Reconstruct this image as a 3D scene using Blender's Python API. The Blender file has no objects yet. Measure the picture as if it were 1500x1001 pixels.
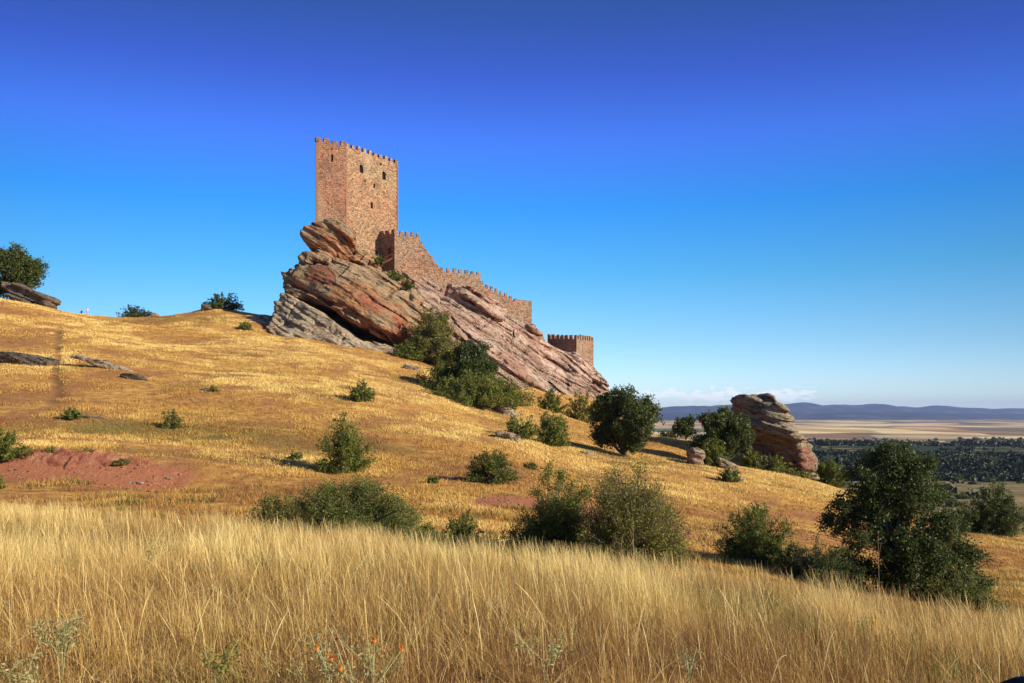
import bpy, bmesh, math, random
import numpy as np
from mathutils import Vector
random.seed(7); RNG = np.random.default_rng(7)
R = math.radians
SC = bpy.context.scene
COL = SC.collection

# ------------------------------------------------------------------ camera, sky, sun, exposure
F, CX, HOR, ZC = 1250.0, 750.0, 605.0, 1.65      # photo is 1500 px wide: focal length in px, horizon row, eye height
cam_d = bpy.data.cameras.new('camera'); cam = bpy.data.objects.new('camera', cam_d); COL.objects.link(cam)
cam_d.lens = 30.0; cam_d.sensor_width = 36.0; cam_d.shift_y = (HOR - 500.5) / 1500.0
cam_d.clip_start = 0.1; cam_d.clip_end = 90000
cam.location = (0, 0, ZC); cam.rotation_euler = (R(90), 0, 0)
SC.camera = cam
SUN_EL = R(25.0); SUN_AZ = R(-21.0)                # azimuth from +x, negative = toward the camera side
sdir = Vector((math.cos(SUN_EL) * math.cos(SUN_AZ), math.cos(SUN_EL) * math.sin(SUN_AZ), math.sin(SUN_EL)))
sl = bpy.data.lights.new('sun', 'SUN'); sl.energy = 5.0; sl.angle = R(0.5); sl.color = (1.0, 0.88, 0.72)
so = bpy.data.objects.new('sun', sl); COL.objects.link(so); so.rotation_euler = sdir.to_track_quat('Z', 'Y').to_euler()
SC.view_settings.view_transform = 'Standard'; SC.view_settings.look = 'None'
SC.view_settings.exposure = 0.58; SC.view_settings.gamma = 1.0; SC.view_settings.use_curve_mapping = False

world = bpy.data.worlds.new('World'); SC.world = world; world.use_nodes = True
def build_world():
    nt = world.node_tree; N = nt.nodes; L = nt.links
    for n in list(N): N.remove(n)
    out = N.new('ShaderNodeOutputWorld'); bg = N.new('ShaderNodeBackground')
    sky = N.new('ShaderNodeTexSky'); sky.sky_type = 'NISHITA'; sky.sun_disc = False
    sky.sun_elevation = SUN_EL; sky.sun_rotation = math.pi / 2 - SUN_AZ
    sky.altitude = 1200; sky.air_density = 1.0; sky.dust_density = 0.3; sky.ozone_density = 3.0
    tc = N.new('ShaderNodeTexCoord'); sp = N.new('ShaderNodeSeparateXYZ')
    L.new(tc.outputs['Generated'], sp.inputs[0])
    # colour balance of the clear mountain sky by height above the horizon
    mr = N.new('ShaderNodeMapRange'); mr.inputs[1].default_value = 0.0; mr.inputs[2].default_value = 0.5
    L.new(sp.outputs[2], mr.inputs[0])
    cr = N.new('ShaderNodeValToRGB'); L.new(mr.outputs[0], cr.inputs[0])
    e = cr.color_ramp.elements
    stops = SKY_STOPS
    while len(e) < len(stops): e.new(0.5)
    for i, (p, c) in enumerate(stops): e[i].position = p; e[i].color = (*c, 1)
    mx = N.new('ShaderNodeMix'); mx.data_type = 'RGBA'; mx.blend_type = 'MULTIPLY'; mx.inputs[0].default_value = 1.0
    # vignette painted into the sky: darkens the sides, evening out their brightening
    sq = N.new('ShaderNodeMath'); sq.operation = 'MULTIPLY'; L.new(sp.outputs[0], sq.inputs[0]); L.new(sp.outputs[0], sq.inputs[1])
    ev = N.new('ShaderNodeMapRange'); ev.inputs[1].default_value = 0; ev.inputs[2].default_value = .35; ev.inputs[3].default_value = 1; ev.inputs[4].default_value = .60; L.new(sq.outputs[0], ev.inputs[0])
    vs = N.new('ShaderNodeVectorMath'); vs.operation = 'SCALE'; L.new(sky.outputs[0], vs.inputs[0]); L.new(ev.outputs[0], vs.inputs[3])
    L.new(vs.outputs[0], mx.inputs[6]); L.new(cr.outputs[0], mx.inputs[7])
    # small far cumulus low over the hills: noise on the view direction, in a band just above the horizon
    az = N.new('ShaderNodeMath'); az.operation = 'ARCTAN2'; L.new(sp.outputs[0], az.inputs[0]); L.new(sp.outputs[1], az.inputs[1])
    cb = N.new('ShaderNodeCombineXYZ'); L.new(az.outputs[0], cb.inputs[0])
    zz = N.new('ShaderNodeMath'); zz.operation = 'MULTIPLY'; zz.inputs[1].default_value = 2.4
    L.new(sp.outputs[2], zz.inputs[0]); L.new(zz.outputs[0], cb.inputs[1])
    no = N.new('ShaderNodeTexNoise'); no.inputs['Scale'].default_value = 62; no.inputs['Detail'].default_value = 8; no.inputs['Roughness'].default_value = .58
    L.new(cb.outputs[0], no.inputs['Vector'])
    def band(src, a, b, c, d):
        m1 = N.new('ShaderNodeMapRange'); m1.interpolation_type = 'SMOOTHSTEP'; m1.inputs[1].default_value = a; m1.inputs[2].default_value = b
        m2 = N.new('ShaderNodeMapRange'); m2.interpolation_type = 'SMOOTHSTEP'; m2.inputs[1].default_value = c; m2.inputs[2].default_value = d
        m2.inputs[3].default_value = 1; m2.inputs[4].default_value = 0
        L.new(src, m1.inputs[0]); L.new(src, m2.inputs[0])
        m = N.new('ShaderNodeMath'); m.operation = 'MULTIPLY'; L.new(m1.outputs[0], m.inputs[0]); L.new(m2.outputs[0], m.inputs[1]); return m.outputs[0]
    bz = band(sp.outputs[2], 0.004, 0.018, 0.016, 0.040)
    ba = band(az.outputs[0], 0.06, 0.18, 0.31, 0.40)
    m = N.new('ShaderNodeMath'); m.operation = 'MULTIPLY'; L.new(bz, m.inputs[0]); L.new(ba, m.inputs[1])
    ad = N.new('ShaderNodeMath'); ad.operation = 'MULTIPLY_ADD'; ad.inputs[1].default_value = 0.42; ad.inputs[2].default_value = -0.24
    L.new(m.outputs[0], ad.inputs[0])
    ad2 = N.new('ShaderNodeMath'); ad2.operation = 'ADD'; L.new(ad.outputs[0], ad2.inputs[0]); L.new(no.outputs[0], ad2.inputs[1])
    cm = N.new('ShaderNodeMapRange'); cm.interpolation_type = 'SMOOTHSTEP'; cm.inputs[1].default_value = 0.53; cm.inputs[2].default_value = 0.64
    cm.inputs[4].default_value = 0.8
    L.new(ad2.outputs[0], cm.inputs[0])
    mc = N.new('ShaderNodeMix'); mc.data_type = 'RGBA'; L.new(cm.outputs[0], mc.inputs[0])
    L.new(mx.outputs[2], mc.inputs[6]); mc.inputs[7].default_value = CLOUD_COL
    bg.inputs[1].default_value = SKY_STRENGTH
    L.new(mc.outputs[2], bg.inputs[0]); L.new(bg.outputs[0], out.inputs[0])
SKY_STRENGTH = 0.1005
SKY_STOPS = [(0.0, (1.30, 1.42, 1.60)), (0.071, (1.12, 1.32, 1.58)), (0.164, (0.80, 1.14, 1.36)), (0.317, (0.395, 1.043, 1.314)), (0.465, (0.203, 0.925, 1.57)), (0.604, (0.388, 0.744, 1.787)), (0.734, (0.33, 0.49, 1.36)), (0.848, (0.26, 0.43, 0.96)), (1.0, (0.42, 0.5, 0.75))]
CLOUD_COL = (8, 8.2, 8.6, 1)
build_world()

# ------------------------------------------------------------------ small helpers
def P(px, py, D):                                  # photo pixel + depth -> world point
    return np.array(((px - CX) / F * D, D, ZC - (py - HOR) / F * D))
def hsh(ix, iy, iz, seed):
    with np.errstate(over='ignore'):
        h = ix.astype(np.uint32) * np.uint32(374761393) + iy.astype(np.uint32) * np.uint32(668265263) + iz.astype(np.uint32) * np.uint32(2147483647 - 1234567) + np.uint32(seed * 974711 & 0xffffffff)
        h = (h ^ (h >> np.uint32(13))) * np.uint32(1274126177)
        h = h ^ (h >> np.uint32(16)); h = h * np.uint32(2246822519); h = h ^ (h >> np.uint32(15))
    return (h & np.uint32(0xffffff)).astype(np.float32) / np.float32(0xffffff)
def vn(x, y, z, seed=0):                           # value noise -1..1
    xi = np.floor(x); yi = np.floor(y); zi = np.floor(z)
    fx = (x - xi).astype(np.float32); fy = (y - yi).astype(np.float32); fz = (z - zi).astype(np.float32)
    fx = fx * fx * (3 - 2 * fx); fy = fy * fy * (3 - 2 * fy); fz = fz * fz * (3 - 2 * fz)
    xi = xi.astype(np.int32); yi = yi.astype(np.int32); zi = zi.astype(np.int32)
    r = 0
    for a in (0, 1):
        for b in (0, 1):
            for c in (0, 1):
                w = (fx if a else 1 - fx) * (fy if b else 1 - fy) * (fz if c else 1 - fz)
                r = r + w * hsh(xi + a, yi + b, zi + c, seed)
    return r * 2 - 1
def fbm(x, y, z, oct=4, seed=0, gain=.5):
    r = 0; a = 1; s = 0
    for i in range(oct):
        r = r + a * vn(x * 2 ** i + 17.3 * i, y * 2 ** i - 9.1 * i, z * 2 ** i + 3.7 * i, seed + i); s += a; a *= gain
    return r / s
def sstep(a, b, x):
    t = np.clip((x - a) / (b - a), 0, 1); return t * t * (3 - 2 * t)

def mesh_np(name, V, Q, mat=None, smooth=False, attrs=None, uv=None):
    V = np.asarray(V, np.float32); Q = np.asarray(Q, np.int32)
    me = bpy.data.meshes.new(name); k = Q.shape[1]
    me.vertices.add(len(V)); me.vertices.foreach_set('co', V.ravel())
    me.loops.add(Q.size); me.loops.foreach_set('vertex_index', Q.ravel())
    me.polygons.add(len(Q)); me.polygons.foreach_set('loop_start', np.arange(0, Q.size, k, dtype=np.int32))
    me.polygons.foreach_set('loop_total', np.full(len(Q), k, np.int32))
    me.update(calc_edges=True)
    if smooth: me.polygons.foreach_set('use_smooth', np.ones(len(Q), bool))
    if attrs:
        for n, a in attrs.items():
            at = me.attributes.new(n, 'FLOAT', 'POINT'); at.data.foreach_set('value', np.asarray(a, np.float32))
    if mat: me.materials.append(mat)
    return me
def link(name, data, parent=None, loc=None):
    o = bpy.data.objects.new(name, data); COL.objects.link(o)
    if parent is not None: o.parent = parent
    if loc is not None: o.location = loc
    return o
def tag(o, label=None, cat=None, group=None, kind=None):
    if label: o['label'] = label
    if cat: o['category'] = cat
    if group: o['group'] = group
    if kind: o['kind'] = kind
    return o
def empty(name, loc, label=None, cat=None, group=None):
    o = bpy.data.objects.new(name, None); COL.objects.link(o); o.location = loc
    o.empty_display_size = .5
    return tag(o, label, cat, group)

class MB:                                          # polygon collector, world coordinates minus an origin
    def __init__(s): s.v = []; s.f = []
    def poly(s, pts): i = len(s.v); s.v += [tuple(p) for p in pts]; s.f.append(list(range(i, i + len(pts))))
    def prism(s, base, z0, z1, jit=0):             # base polygon ccw from above; z may be per-vertex lists
        n = len(base); z0 = z0 if hasattr(z0, '__len__') else [z0] * n; z1 = z1 if hasattr(z1, '__len__') else [z1] * n
        j = lambda: random.uniform(-jit, jit)
        b = [(base[i][0], base[i][1], z0[i]) for i in range(n)]; t = [(base[i][0] + j(), base[i][1] + j(), z1[i] + j()) for i in range(n)]
        i0 = len(s.v); s.v += b + t
        for i in range(n):
            k = (i + 1) % n; s.f.append([i0 + i, i0 + k, i0 + n + k, i0 + n + i])
        s.f.append([i0 + i for i in range(n)][::-1]); s.f.append([i0 + n + i for i in range(n)])
    def bar(s, a, b, w, h):
        a = Vector(a); b = Vector(b); d = (b - a).normalized(); side = d.cross(Vector((0, 0, 1))).normalized() * w / 2; up = side.cross(d).normalized() * h / 2
        i0 = len(s.v)
        for q in (a, b): s.v += [tuple(q - side - up), tuple(q + side - up), tuple(q + side + up), tuple(q - side + up)]
        for i in range(4):
            k = (i + 1) % 4; s.f.append([i0 + i, i0 + k, i0 + 4 + k, i0 + 4 + i])
        s.f.append([i0 + 3, i0 + 2, i0 + 1, i0]); s.f.append([i0 + 4, i0 + 5, i0 + 6, i0 + 7])
    def build(s, name, mat, parent=None, bevel=0):
        o0 = np.array(parent.location) if parent is not None else np.zeros(3)
        me = bpy.data.meshes.new(name); me.from_pydata([tuple(np.array(p) - o0) for p in s.v], [], s.f); me.update()
        bm = bmesh.new(); bm.from_mesh(me); bmesh.ops.recalc_face_normals(bm, faces=bm.faces)
        if bevel: bmesh.ops.bevel(bm, geom=bm.edges[:], offset=bevel, segments=1, affect='EDGES')
        uv = bm.loops.layers.uv.new('UVMap')
        for f in bm.faces:
            n = f.normal
            t = Vector((0, 0, 1)).cross(n)
            if t.length < .3: t = Vector((1, 0, 0)); b = Vector((0, 1, 0))
            else: t.normalize(); b = n.cross(t)
            for l in f.loops:
                w = l.vert.co + Vector(o0); l[uv].uv = (w.dot(t), w.dot(b))
        bm.to_mesh(me); bm.free(); me.materials.append(mat)
        return link(name, me, parent)

# ------------------------------------------------------------------ material helpers
class NT:
    def __init__(s, name):
        s.m = bpy.data.materials.new(name); s.m.use_nodes = True; s.t = s.m.node_tree; s.N = s.t.nodes; s.L = s.t.links
        for n in list(s.N): s.N.remove(n)
        s.out = s.N.new('ShaderNodeOutputMaterial')
    def n(s, typ, **kw):
        nd = s.N.new(typ)
        for k, v in kw.items(): setattr(nd, k, v)
        return nd
    def set(s, sock, v):
        if isinstance(v, bpy.types.NodeSocket): s.L.new(v, sock)
        elif isinstance(v, tuple) and len(v) == 3 and sock.type == 'RGBA': sock.default_value = (*v, 1)
        else: sock.default_value = v
    def math(s, op, a, b=0.0, c=None, clamp=False):
        nd = s.n('ShaderNodeMath', operation=op, use_clamp=clamp); s.set(nd.inputs[0], a); s.set(nd.inputs[1], b)
        if c is not None: s.set(nd.inputs[2], c)
        return nd.outputs[0]
    def vm(s, op, a, b=None, scale=None):
        nd = s.n('ShaderNodeVectorMath', operation=op); s.set(nd.inputs[0], a)
        if b is not None: s.set(nd.inputs[1], b)
        if scale is not None: s.set(nd.inputs[3], scale)
        return nd.outputs['Value'] if op in ('DOT_PRODUCT', 'LENGTH') else nd.outputs[0]
    def noise(s, vec, scale, detail=4, rough=.55, dist=0):
        nd = s.n('ShaderNodeTexNoise'); s.set(nd.inputs['Vector'], vec); nd.inputs['Scale'].default_value = scale
        nd.inputs['Detail'].default_value = detail; nd.inputs['Roughness'].default_value = rough; nd.inputs['Distortion'].default_value = dist
        return nd.outputs[0]
    def mr(s, v, a, b, c=0.0, d=1.0, sm=True):
        nd = s.n('ShaderNodeMapRange'); 
        if sm: nd.interpolation_type = 'SMOOTHSTEP'
        s.set(nd.inputs[0], v)
        for i, q in enumerate((a, b, c, d)): nd.inputs[i + 1].default_value = q
        return nd.outputs[0]
    def mix(s, f, a, b, mode='MIX'):
        nd = s.n('ShaderNodeMix', data_type='RGBA', blend_type=mode); s.set(nd.inputs[0], f); s.set(nd.inputs[6], a); s.set(nd.inputs[7], b)
        return nd.outputs[2]
    def ramp(s, v, stops, const=False):
        nd = s.n('ShaderNodeValToRGB'); s.set(nd.inputs[0], v); e = nd.color_ramp.elements
        if const: nd.color_ramp.interpolation = 'CONSTANT'
        while len(e) < len(stops): e.new(.5)
        for i, (p, c) in enumerate(stops): e[i].position = p; e[i].color = (*c, 1)
        return nd.outputs[0]
    def attr(s, name, col=False):
        nd = s.n('ShaderNodeAttribute', attribute_name=name); return nd.outputs['Color' if col else 'Fac']
    def xyz(s, v):
        nd = s.n('ShaderNodeSeparateXYZ'); s.set(nd.inputs[0], v); return nd.outputs
    def comb(s, x, y, z):
        nd = s.n('ShaderNodeCombineXYZ'); s.set(nd.inputs[0], x); s.set(nd.inputs[1], y); s.set(nd.inputs[2], z); return nd.outputs[0]
    def bump(s, h, dist, strength=1.0, normal=None):
        nd = s.n('ShaderNodeBump'); s.set(nd.inputs['Height'], h); nd.inputs['Distance'].default_value = dist; nd.inputs['Strength'].default_value = strength
        if normal is not None: s.set(nd.inputs['Normal'], normal)
        return nd.outputs[0]
    def pos(s): return s.n('ShaderNodeNewGeometry').outputs['Position']
    def objpos(s): return s.n('ShaderNodeTexCoord').outputs['Object']
    def finish(s, col, rough=.9, normal=None, spec=.2):
        b = s.n('ShaderNodeBsdfPrincipled'); s.set(b.inputs['Base Color'], col); s.set(b.inputs['Roughness'], rough)
        b.inputs['Specular IOR Level'].default_value = spec
        if normal is not None: s.set(b.inputs['Normal'], normal)
        s.L.new(b.outputs[0], s.out.inputs[0]); return s.m

def mat_leaf(name, dark, light, transl=.28):
    t = NT(name); r = t.attr('rnd')
    oi = t.n('ShaderNodeObjectInfo').outputs['Random']
    c = t.mix(r, dark, light)
    c = t.mix(t.math('MULTIPLY', oi, .35), c, tuple(x * y for x, y in zip(light, (1.15, 1.0, .7))))
    d = t.n('ShaderNodeBsdfPrincipled'); t.set(d.inputs['Base Color'], c); d.inputs['Roughness'].default_value = .55; d.inputs['Specular IOR Level'].default_value = .3
    tr = t.n('ShaderNodeBsdfTranslucent'); t.set(tr.inputs[0], t.mix(.5, c, tuple(x * 1.5 for x in light)))
    m = t.n('ShaderNodeMixShader'); m.inputs[0].default_value = transl; t.L.new(d.outputs[0], m.inputs[1]); t.L.new(tr.outputs[0], m.inputs[2]); t.L.new(m.outputs[0], t.out.inputs[0])
    return t.m
LEAF_OAK = mat_leaf('oak_leaves', (.022, .036, .010), (.095, .125, .028))
LEAF_BUSH = mat_leaf('thorn_bush_leaves', (.035, .055, .010), (.19, .22, .035))
LEAF_OLIVE = mat_leaf('olive_green_leaves', (.055, .062, .014), (.25, .24, .05))

LEAF_PALE = mat_leaf('pale_thistle_leaves', (.13, .15, .05), (.42, .40, .18))
def mat_bark():
    t = NT('grey_bark'); p = t.objpos(); n = t.noise(p, 9, 5, .6)
    return t.finish(t.mix(n, (.05, .04, .03), (.22, .18, .14)), .9, t.bump(n, .02))
BARK = mat_bark()

def mat_grass(name, a, b, c):
    t = NT(name); r = t.attr('rnd'); p = t.pos()
    col = t.ramp(r, [(0, a), (.45, b), (1, c)])
    patch = t.mr(t.noise(p, .35, 4, .6), .35, .65)
    col = t.mix(t.math('MULTIPLY', patch, .5), col, t.mix(1.0, col, (.70, .52, .42), 'MULTIPLY'))
    d = t.n('ShaderNodeBsdfPrincipled'); t.set(d.inputs['Base Color'], col); d.inputs['Roughness'].default_value = .6; d.inputs['Specular IOR Level'].default_value = .25
    tr = t.n('ShaderNodeBsdfTranslucent'); t.set(tr.inputs[0], col)
    m = t.n('ShaderNodeMixShader'); m.inputs[0].default_value = .3; t.L.new(d.outputs[0], m.inputs[1]); t.L.new(tr.outputs[0], m.inputs[2]); t.L.new(m.outputs[0], t.out.inputs[0])
    return t.m
GRASS_TALL = mat_grass('tall_dry_grass', (.20, .090, .042), (.60, .41, .11), (.98, .85, .38))
GRASS_HILL = mat_grass('hill_dry_grass', (.33, .165, .055), (.66, .43, .105), (.92, .73, .25))

# ------------------------------------------------------------------ terrain
CP = []                                            # control points: px, py, depth  (ground surface)
def cp(px, *pairs):
    for py, D in pairs: CP.append(P(px, py, D))
def cz(px, D, z): CP.append(np.array(((px - CX) / F * D, D, z)))
for px, D, z in ((0, 3, 0.05), (750, 3, 0.05), (1500, 3, -.15), (0, 5, 0), (750, 5, .03), (1500, 5, -.3), (0, 10, -.45), (400, 10, -.5), (750, 10, -.65), (1100, 10, -.9), (1500, 10, -1.35),
                 (0, 17, -.95), (400, 17, -1.15), (750, 17, -1.6), (1100, 17, -2.1), (1500, 17, -2.9),
                 (0, 22, -1.35), (400, 22, -1.6), (750, 22, -2.45), (1100, 22, -3.1), (1500, 22, -4.0),
                 (0, 30, -1.95), (300, 30, -2.3), (500, 28, -2.5), (750, 28, -3.2), (930, 28, -3.4), (1100, 33, -4.1), (1300, 30, -4.9), (1500, 30, -5.6)): cz(px, D, z)
cp(0, (725, 39), (700, 45), (665, 50), (640, 58), (560, 85), (500, 115), (437, 165))
cp(-250, (700, 45), (620, 60), (520, 95), (420, 165))
cp(125, (720, 42), (665, 51), (600, 72), (520, 108), (461, 170))
cp(250, (735, 38), (715, 45), (690, 49), (640, 63), (560, 95), (500, 135), (464, 174))
cp(350, (640, 65), (560, 97), (460, 172))
cp(300, (455, 178))
cp(450, (745, 38), (700, 50), (650, 65), (600, 85), (540, 115), (492, 158))
cp(600, (770, 35), (740, 42), (700, 52), (640, 75), (580, 105), (540, 138), (522, 161))
cp(750, (785, 35), (740, 44), (700, 56), (650, 80), (612, 112), (588, 145), (573, 172))
cp(850, (800, 36), (740, 50), (690, 75), (650, 105), (615, 165))
cp(950, (790, 38), (745, 54), (700, 75), (665, 105), (642, 130))
cp(905, (605, 198))
cp(1050, (800, 40), (760, 52), (700, 85), (676, 110), (655, 125))
cp(1200, (820, 42), (760, 70), (712, 113))
cp(1330, (860, 40), (800, 60), (747, 90))
cp(1500, (865, 41), (815, 60), (786, 78))
cp(1650, (865, 41), (800, 78))
for px, D, z in ((-250, 230, 24), (0, 215, 20), (0, 260, 12), (125, 200, 21), (300, 215, 18), (300, 260, 8), (480, 215, 20), (500, 260, 4), (700, 260, 0), (850, 260, -6), (900, 230, -3), (980, 165, -8),
                 (1000, 200, -14), (1000, 260, -22), (1100, 150, -12), (1200, 140, -15), (1200, 200, -22), (1330, 120, -14), (1330, 160, -18), (1500, 100, -14), (1500, 140, -19), (1500, 200, -24), (1650, 120, -18), (1300, 260, -28), (1500, 280, -30), (0, 340, -10), (500, 340, -18), (1000, 340, -30), (1500, 360, -36), (-250, 340, -5)): cz(px, D, z)
CP = np.array(CP)
def warpc(x, y):
    yy = np.maximum(y, 1.5) + 12.0
    return 2.2 * x / yy, np.log(yy) * 1.6
_a, _b = warpc(CP[:, 0], CP[:, 1]); _n = len(CP)
def _phi(r2): return np.where(r2 > 1e-12, .5 * r2 * np.log(r2 + 1e-12), 0)
_K = _phi((_a[:, None] - _a) ** 2 + (_b[:, None] - _b) ** 2) + np.eye(_n) * 4e-4
_Pm = np.stack([np.ones(_n), _a, _b], 1)
_w = np.linalg.solve(np.block([[_K, _Pm], [_Pm.T, np.zeros((3, 3))]]), np.concatenate([CP[:, 2], np.zeros(3)]))
FAR_D = np.array([0, 150, 250, 400, 600, 690, 770, 900, 1300, 1800, 2500, 4000, 8000, 60000.])
FAR_Z = np.array([-12, -19, -28, -38, -47, -51, -40, -41, -47, -62, -75, -85, -92, -95.])
def height(x, y):
    x = np.asarray(x, np.float64); y = np.asarray(y, np.float64); sh = x.shape; x = x.ravel(); y = y.ravel()
    yc = np.clip(y, 0, 420); a, b = warpc(np.clip(x, -(yc + 12) * .95, (yc + 12) * .95), yc)
    z = _w[_n] + _w[_n + 1] * a + _w[_n + 2] * b
    for i in range(_n): z = z + _w[i] * _phi((a - _a[i]) ** 2 + (b - _b[i]) ** 2)
    yy = y + 60 * fbm(x / 300, y / 300, x * 0, 3, 5) * sstep(450, 600, y)
    zf = np.interp(yy, FAR_D, FAR_Z) + sstep(1500, 3000, y) * (6 * fbm(x / 900, y / 900, x * 0, 3, 9)) 
    t = sstep(280, 400, y); t = np.maximum(t, sstep(1.6, 3.5, np.abs(x) / (np.abs(y) + 40)) * sstep(30, 200, np.abs(y)))
    z = z * (1 - t) + zf * t
    z = z + (.35 * fbm(x / 9, y / 9, x * 0, 3, 3) * sstep(20, 70, y) + .07 * fbm(x / 1.6, y / 1.6, x * 0, 3, 4) + .8 * fbm(x / 30, y / 30, x * 0, 2, 8) * sstep(60, 140, y) * (1 - sstep(300, 400, y)))
    # eroded red bank: steep little scarp with gullies
    m = np.exp(-((x + 23) / 9.0) ** 4) * np.exp(-((y - 47.5) / 4.5) ** 4)
    z = z + m * (-.5 * np.exp(-((y - 46.5) / 2.2) ** 2) + .3 * sstep(47.0, 49.0, y))
    # trodden path up the left hillside
    return z.reshape(sh)
def ground(px, py, d0=2.5, d1=420):
    D = np.exp(np.linspace(math.log(d0), math.log(d1), 1600)); x = (px - CX) / F * D
    zr = ZC - (py - HOR) / F * D; h = height(x, D); k = np.argmax(h >= zr)
    if not (h >= zr).any(): k = len(D) - 1
    return float(x[k]), float(D[k]), float(h[k])
def gz(x, y): return float(height(np.array([x]), np.array([y]))[0])

def nonuni(lo, fine0, fine1, step, hi, g):
    a = list(np.arange(fine0, fine1 + 1e-6, step)); s = step; v = fine1
    while v < hi: s *= g; v += s; a.append(v)
    s = step; v = fine0; b = []
    while v > lo: s *= g; v -= s; b.append(v)
    return np.array(b[::-1] + a)
XS = nonuni(-24000, -110, 130, .42, 24000, 1.07); YS = nonuni(-400, 0, 210, .4, 23000, 1.035)
def ell(X, Y, px, py, rx, ry, D=None):             # soft elliptic patch around a spot of the slope
    c = ground(px, py) if D is None else P(px, py, D)
    return np.exp(-(((X - c[0]) / rx) ** 2 + ((Y - c[1]) / ry) ** 2))
def build_ground():
    X, Y = np.meshgrid(XS, YS, indexing='ij'); Z = height(X, Y)
    nz = fbm(X / 5, Y / 5, X * 0, 3, 40)
    red = .8 * ell(X, Y, 70, 686, 7.0, 2.2) + .5 * ell(X, Y, 165, 696, 3.0, 1.4) + .4 * ell(X, Y, 235, 702, 1.8, 1.5)  + .75 * ell(X, Y, 640, 730, 7, 5) + .5 * ell(X, Y, 880, 760, 7, 6) + .25 * ell(X, Y, 250, 735, 14, 4) + .35 * ell(X, Y, 520, 708, 8, 4) + .5 * ell(X, Y, 760, 735, 9, 6) + .4 * ell(X, Y, 1130, 760, 9, 14) + .3 * ell(X, Y, 1380, 800, 10, 20)
    red = red * (1 + 1.7 * nz)
    green = ell(X, Y, 200, 632, 9, 4) + ell(X, Y, 310, 640, 6, 4) + .8 * ell(X, Y, 235, 468, 7, 6) + .6 * ell(X, Y, 320, 468, 5, 6) + .6 * ell(X, Y, 130, 655, 12, 2.2) + .7 * ell(X, Y, 560, 660, 6, 6) + .6 * ell(X, Y, 1430, 850, 10, 8) + .5 * ell(X, Y, 40, 740, 8, 3)
    green = green * (1 + .8 * nz)
    # path: from (92,480) to (85,590)
    a = np.array(ground(92, 478)[:2]); b = np.array(ground(82, 612)[:2])
    tt = np.clip(((X - a[0]) * (b[0] - a[0]) + (Y - a[1]) * (b[1] - a[1])) / ((b - a) ** 2).sum(), 0, 1)
    dp = np.hypot(X - a[0] - tt * (b[0] - a[0]) + .9 * nz, Y - a[1] - tt * (b[1] - a[1]))
    path = np.exp(-(dp / .55) ** 2) * np.clip(.75 + .9 * fbm(X / 2, Y / 2, X * 0, 3, 44), 0, 1) * sstep(0, .12, tt) * sstep(1, .85, tt)
    Z = Z - .10 * path
    nx, ny = X.shape; idx = np.arange(nx * ny).reshape(nx, ny)
    Q = np.stack([idx[:-1, :-1], idx[1:, :-1], idx[1:, 1:], idx[:-1, 1:]], -1).reshape(-1, 4)
    t = NT('dry_hillside'); p = t.pos(); s = t.xyz(p)
    n1 = t.noise(p, .12, 5, .6); n2 = t.noise(p, 1.1, 6, .7); n3 = t.noise(p, 7, 6, .75)
    col = t.ramp(n2, [(.30, (.20, .085, .032)), (.47, (.45, .235, .062)), (.66, (.68, .42, .11))])
    col = t.mix(t.mr(n1, .40, .60, 0, .7), col, (.29, .125, .055))
    col = t.mix(t.mr(n3, .5, .75, 0, .5), col, (.16, .07, .03))
    gm = t.mr(t.attr('green'), .25, .9); col = t.mix(t.math('MULTIPLY', gm, .75), col, t.mix(n3, (.10, .085, .02), (.24, .19, .05)))
    soil = t.mix(n3, (.22, .075, .038), (.52, .22, .11))
    soil = t.mix(t.mr(t.noise(p, 2.6, 5, .7), .55, .7, 0, .5), soil, (.60, .34, .18))
    rm = t.mr(t.math('ADD', t.attr('red'), t.math('MULTIPLY', t.math('SUBTRACT', n2, .5), .8)), .45, .8)
    col = t.mix(rm, col, soil)
    col = t.mix(t.math('MULTIPLY', t.attr('path'), .8), col, (.11, .06, .03))
    # thatch below the tall foreground grass
    nr = t.mr(s[1], 24, 40, 1, 0); col = t.mix(t.math('MULTIPLY', nr, .6), col, t.mix(n3, (.10, .05, .02), (.34, .19, .07)))
    # valley: scrub, then fields
    v = t.n('ShaderNodeTexVoronoi'); t.set(v.inputs['Vector'], t.vm('MULTIPLY', p, (1.0, .42, 0.0))); v.inputs['Scale'].default_value = 1 / 300.; v.inputs['Randomness'].default_value = .9
    vc = t.xyz(v.outputs['Color'])
    fld = t.ramp(vc[0], [(0, (.55, .38, .13)), (.2, (.85, .66, .28)), (.38, (.20, .15, .07)), (.5, (.66, .46, .20)), (.64, (.10, .13, .035)), (.74, (.85, .66, .34)), (.88, (.36, .20, .09))], True)
    big = t.mr(t.noise(t.vm('MULTIPLY', p, (1.0, .5, 0.0)), 1 / 1500., 4, .6), .52, .62)
    fld = t.mix(big, fld, t.mix(t.noise(p, 1 / 60., 5, .7), (.12, .085, .05), (.30, .20, .11)))
    fld = t.mix(t.math('MULTIPLY', t.mr(s[1], 3600, 2600), t.mr(t.noise(t.vm('MULTIPLY', p, (.3, 1.0, 0.0)), 1 / 420., 4, .6), .38, .55, 0, .85)), fld, t.mix(t.noise(p, 1 / 50., 5, .7), (.09, .065, .04), (.24, .17, .10)))
    fld = t.mix(t.mr(t.noise(t.vm('MULTIPLY', p, (.3, 1.0, 0.0)), 1 / 160., 4, .7), .5, .62, 0, .45), fld, (.09, .085, .035))
    scr = t.mix(t.mr(t.noise(p, 1 / 22., 6, .7), .4, .62), (.15, .13, .045), (.34, .24, .10))
    scr = t.mix(t.mr(t.noise(p, 1 / 6., 4, .7), .55, .65, 0, .7), scr, (.05, .055, .02))
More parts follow.
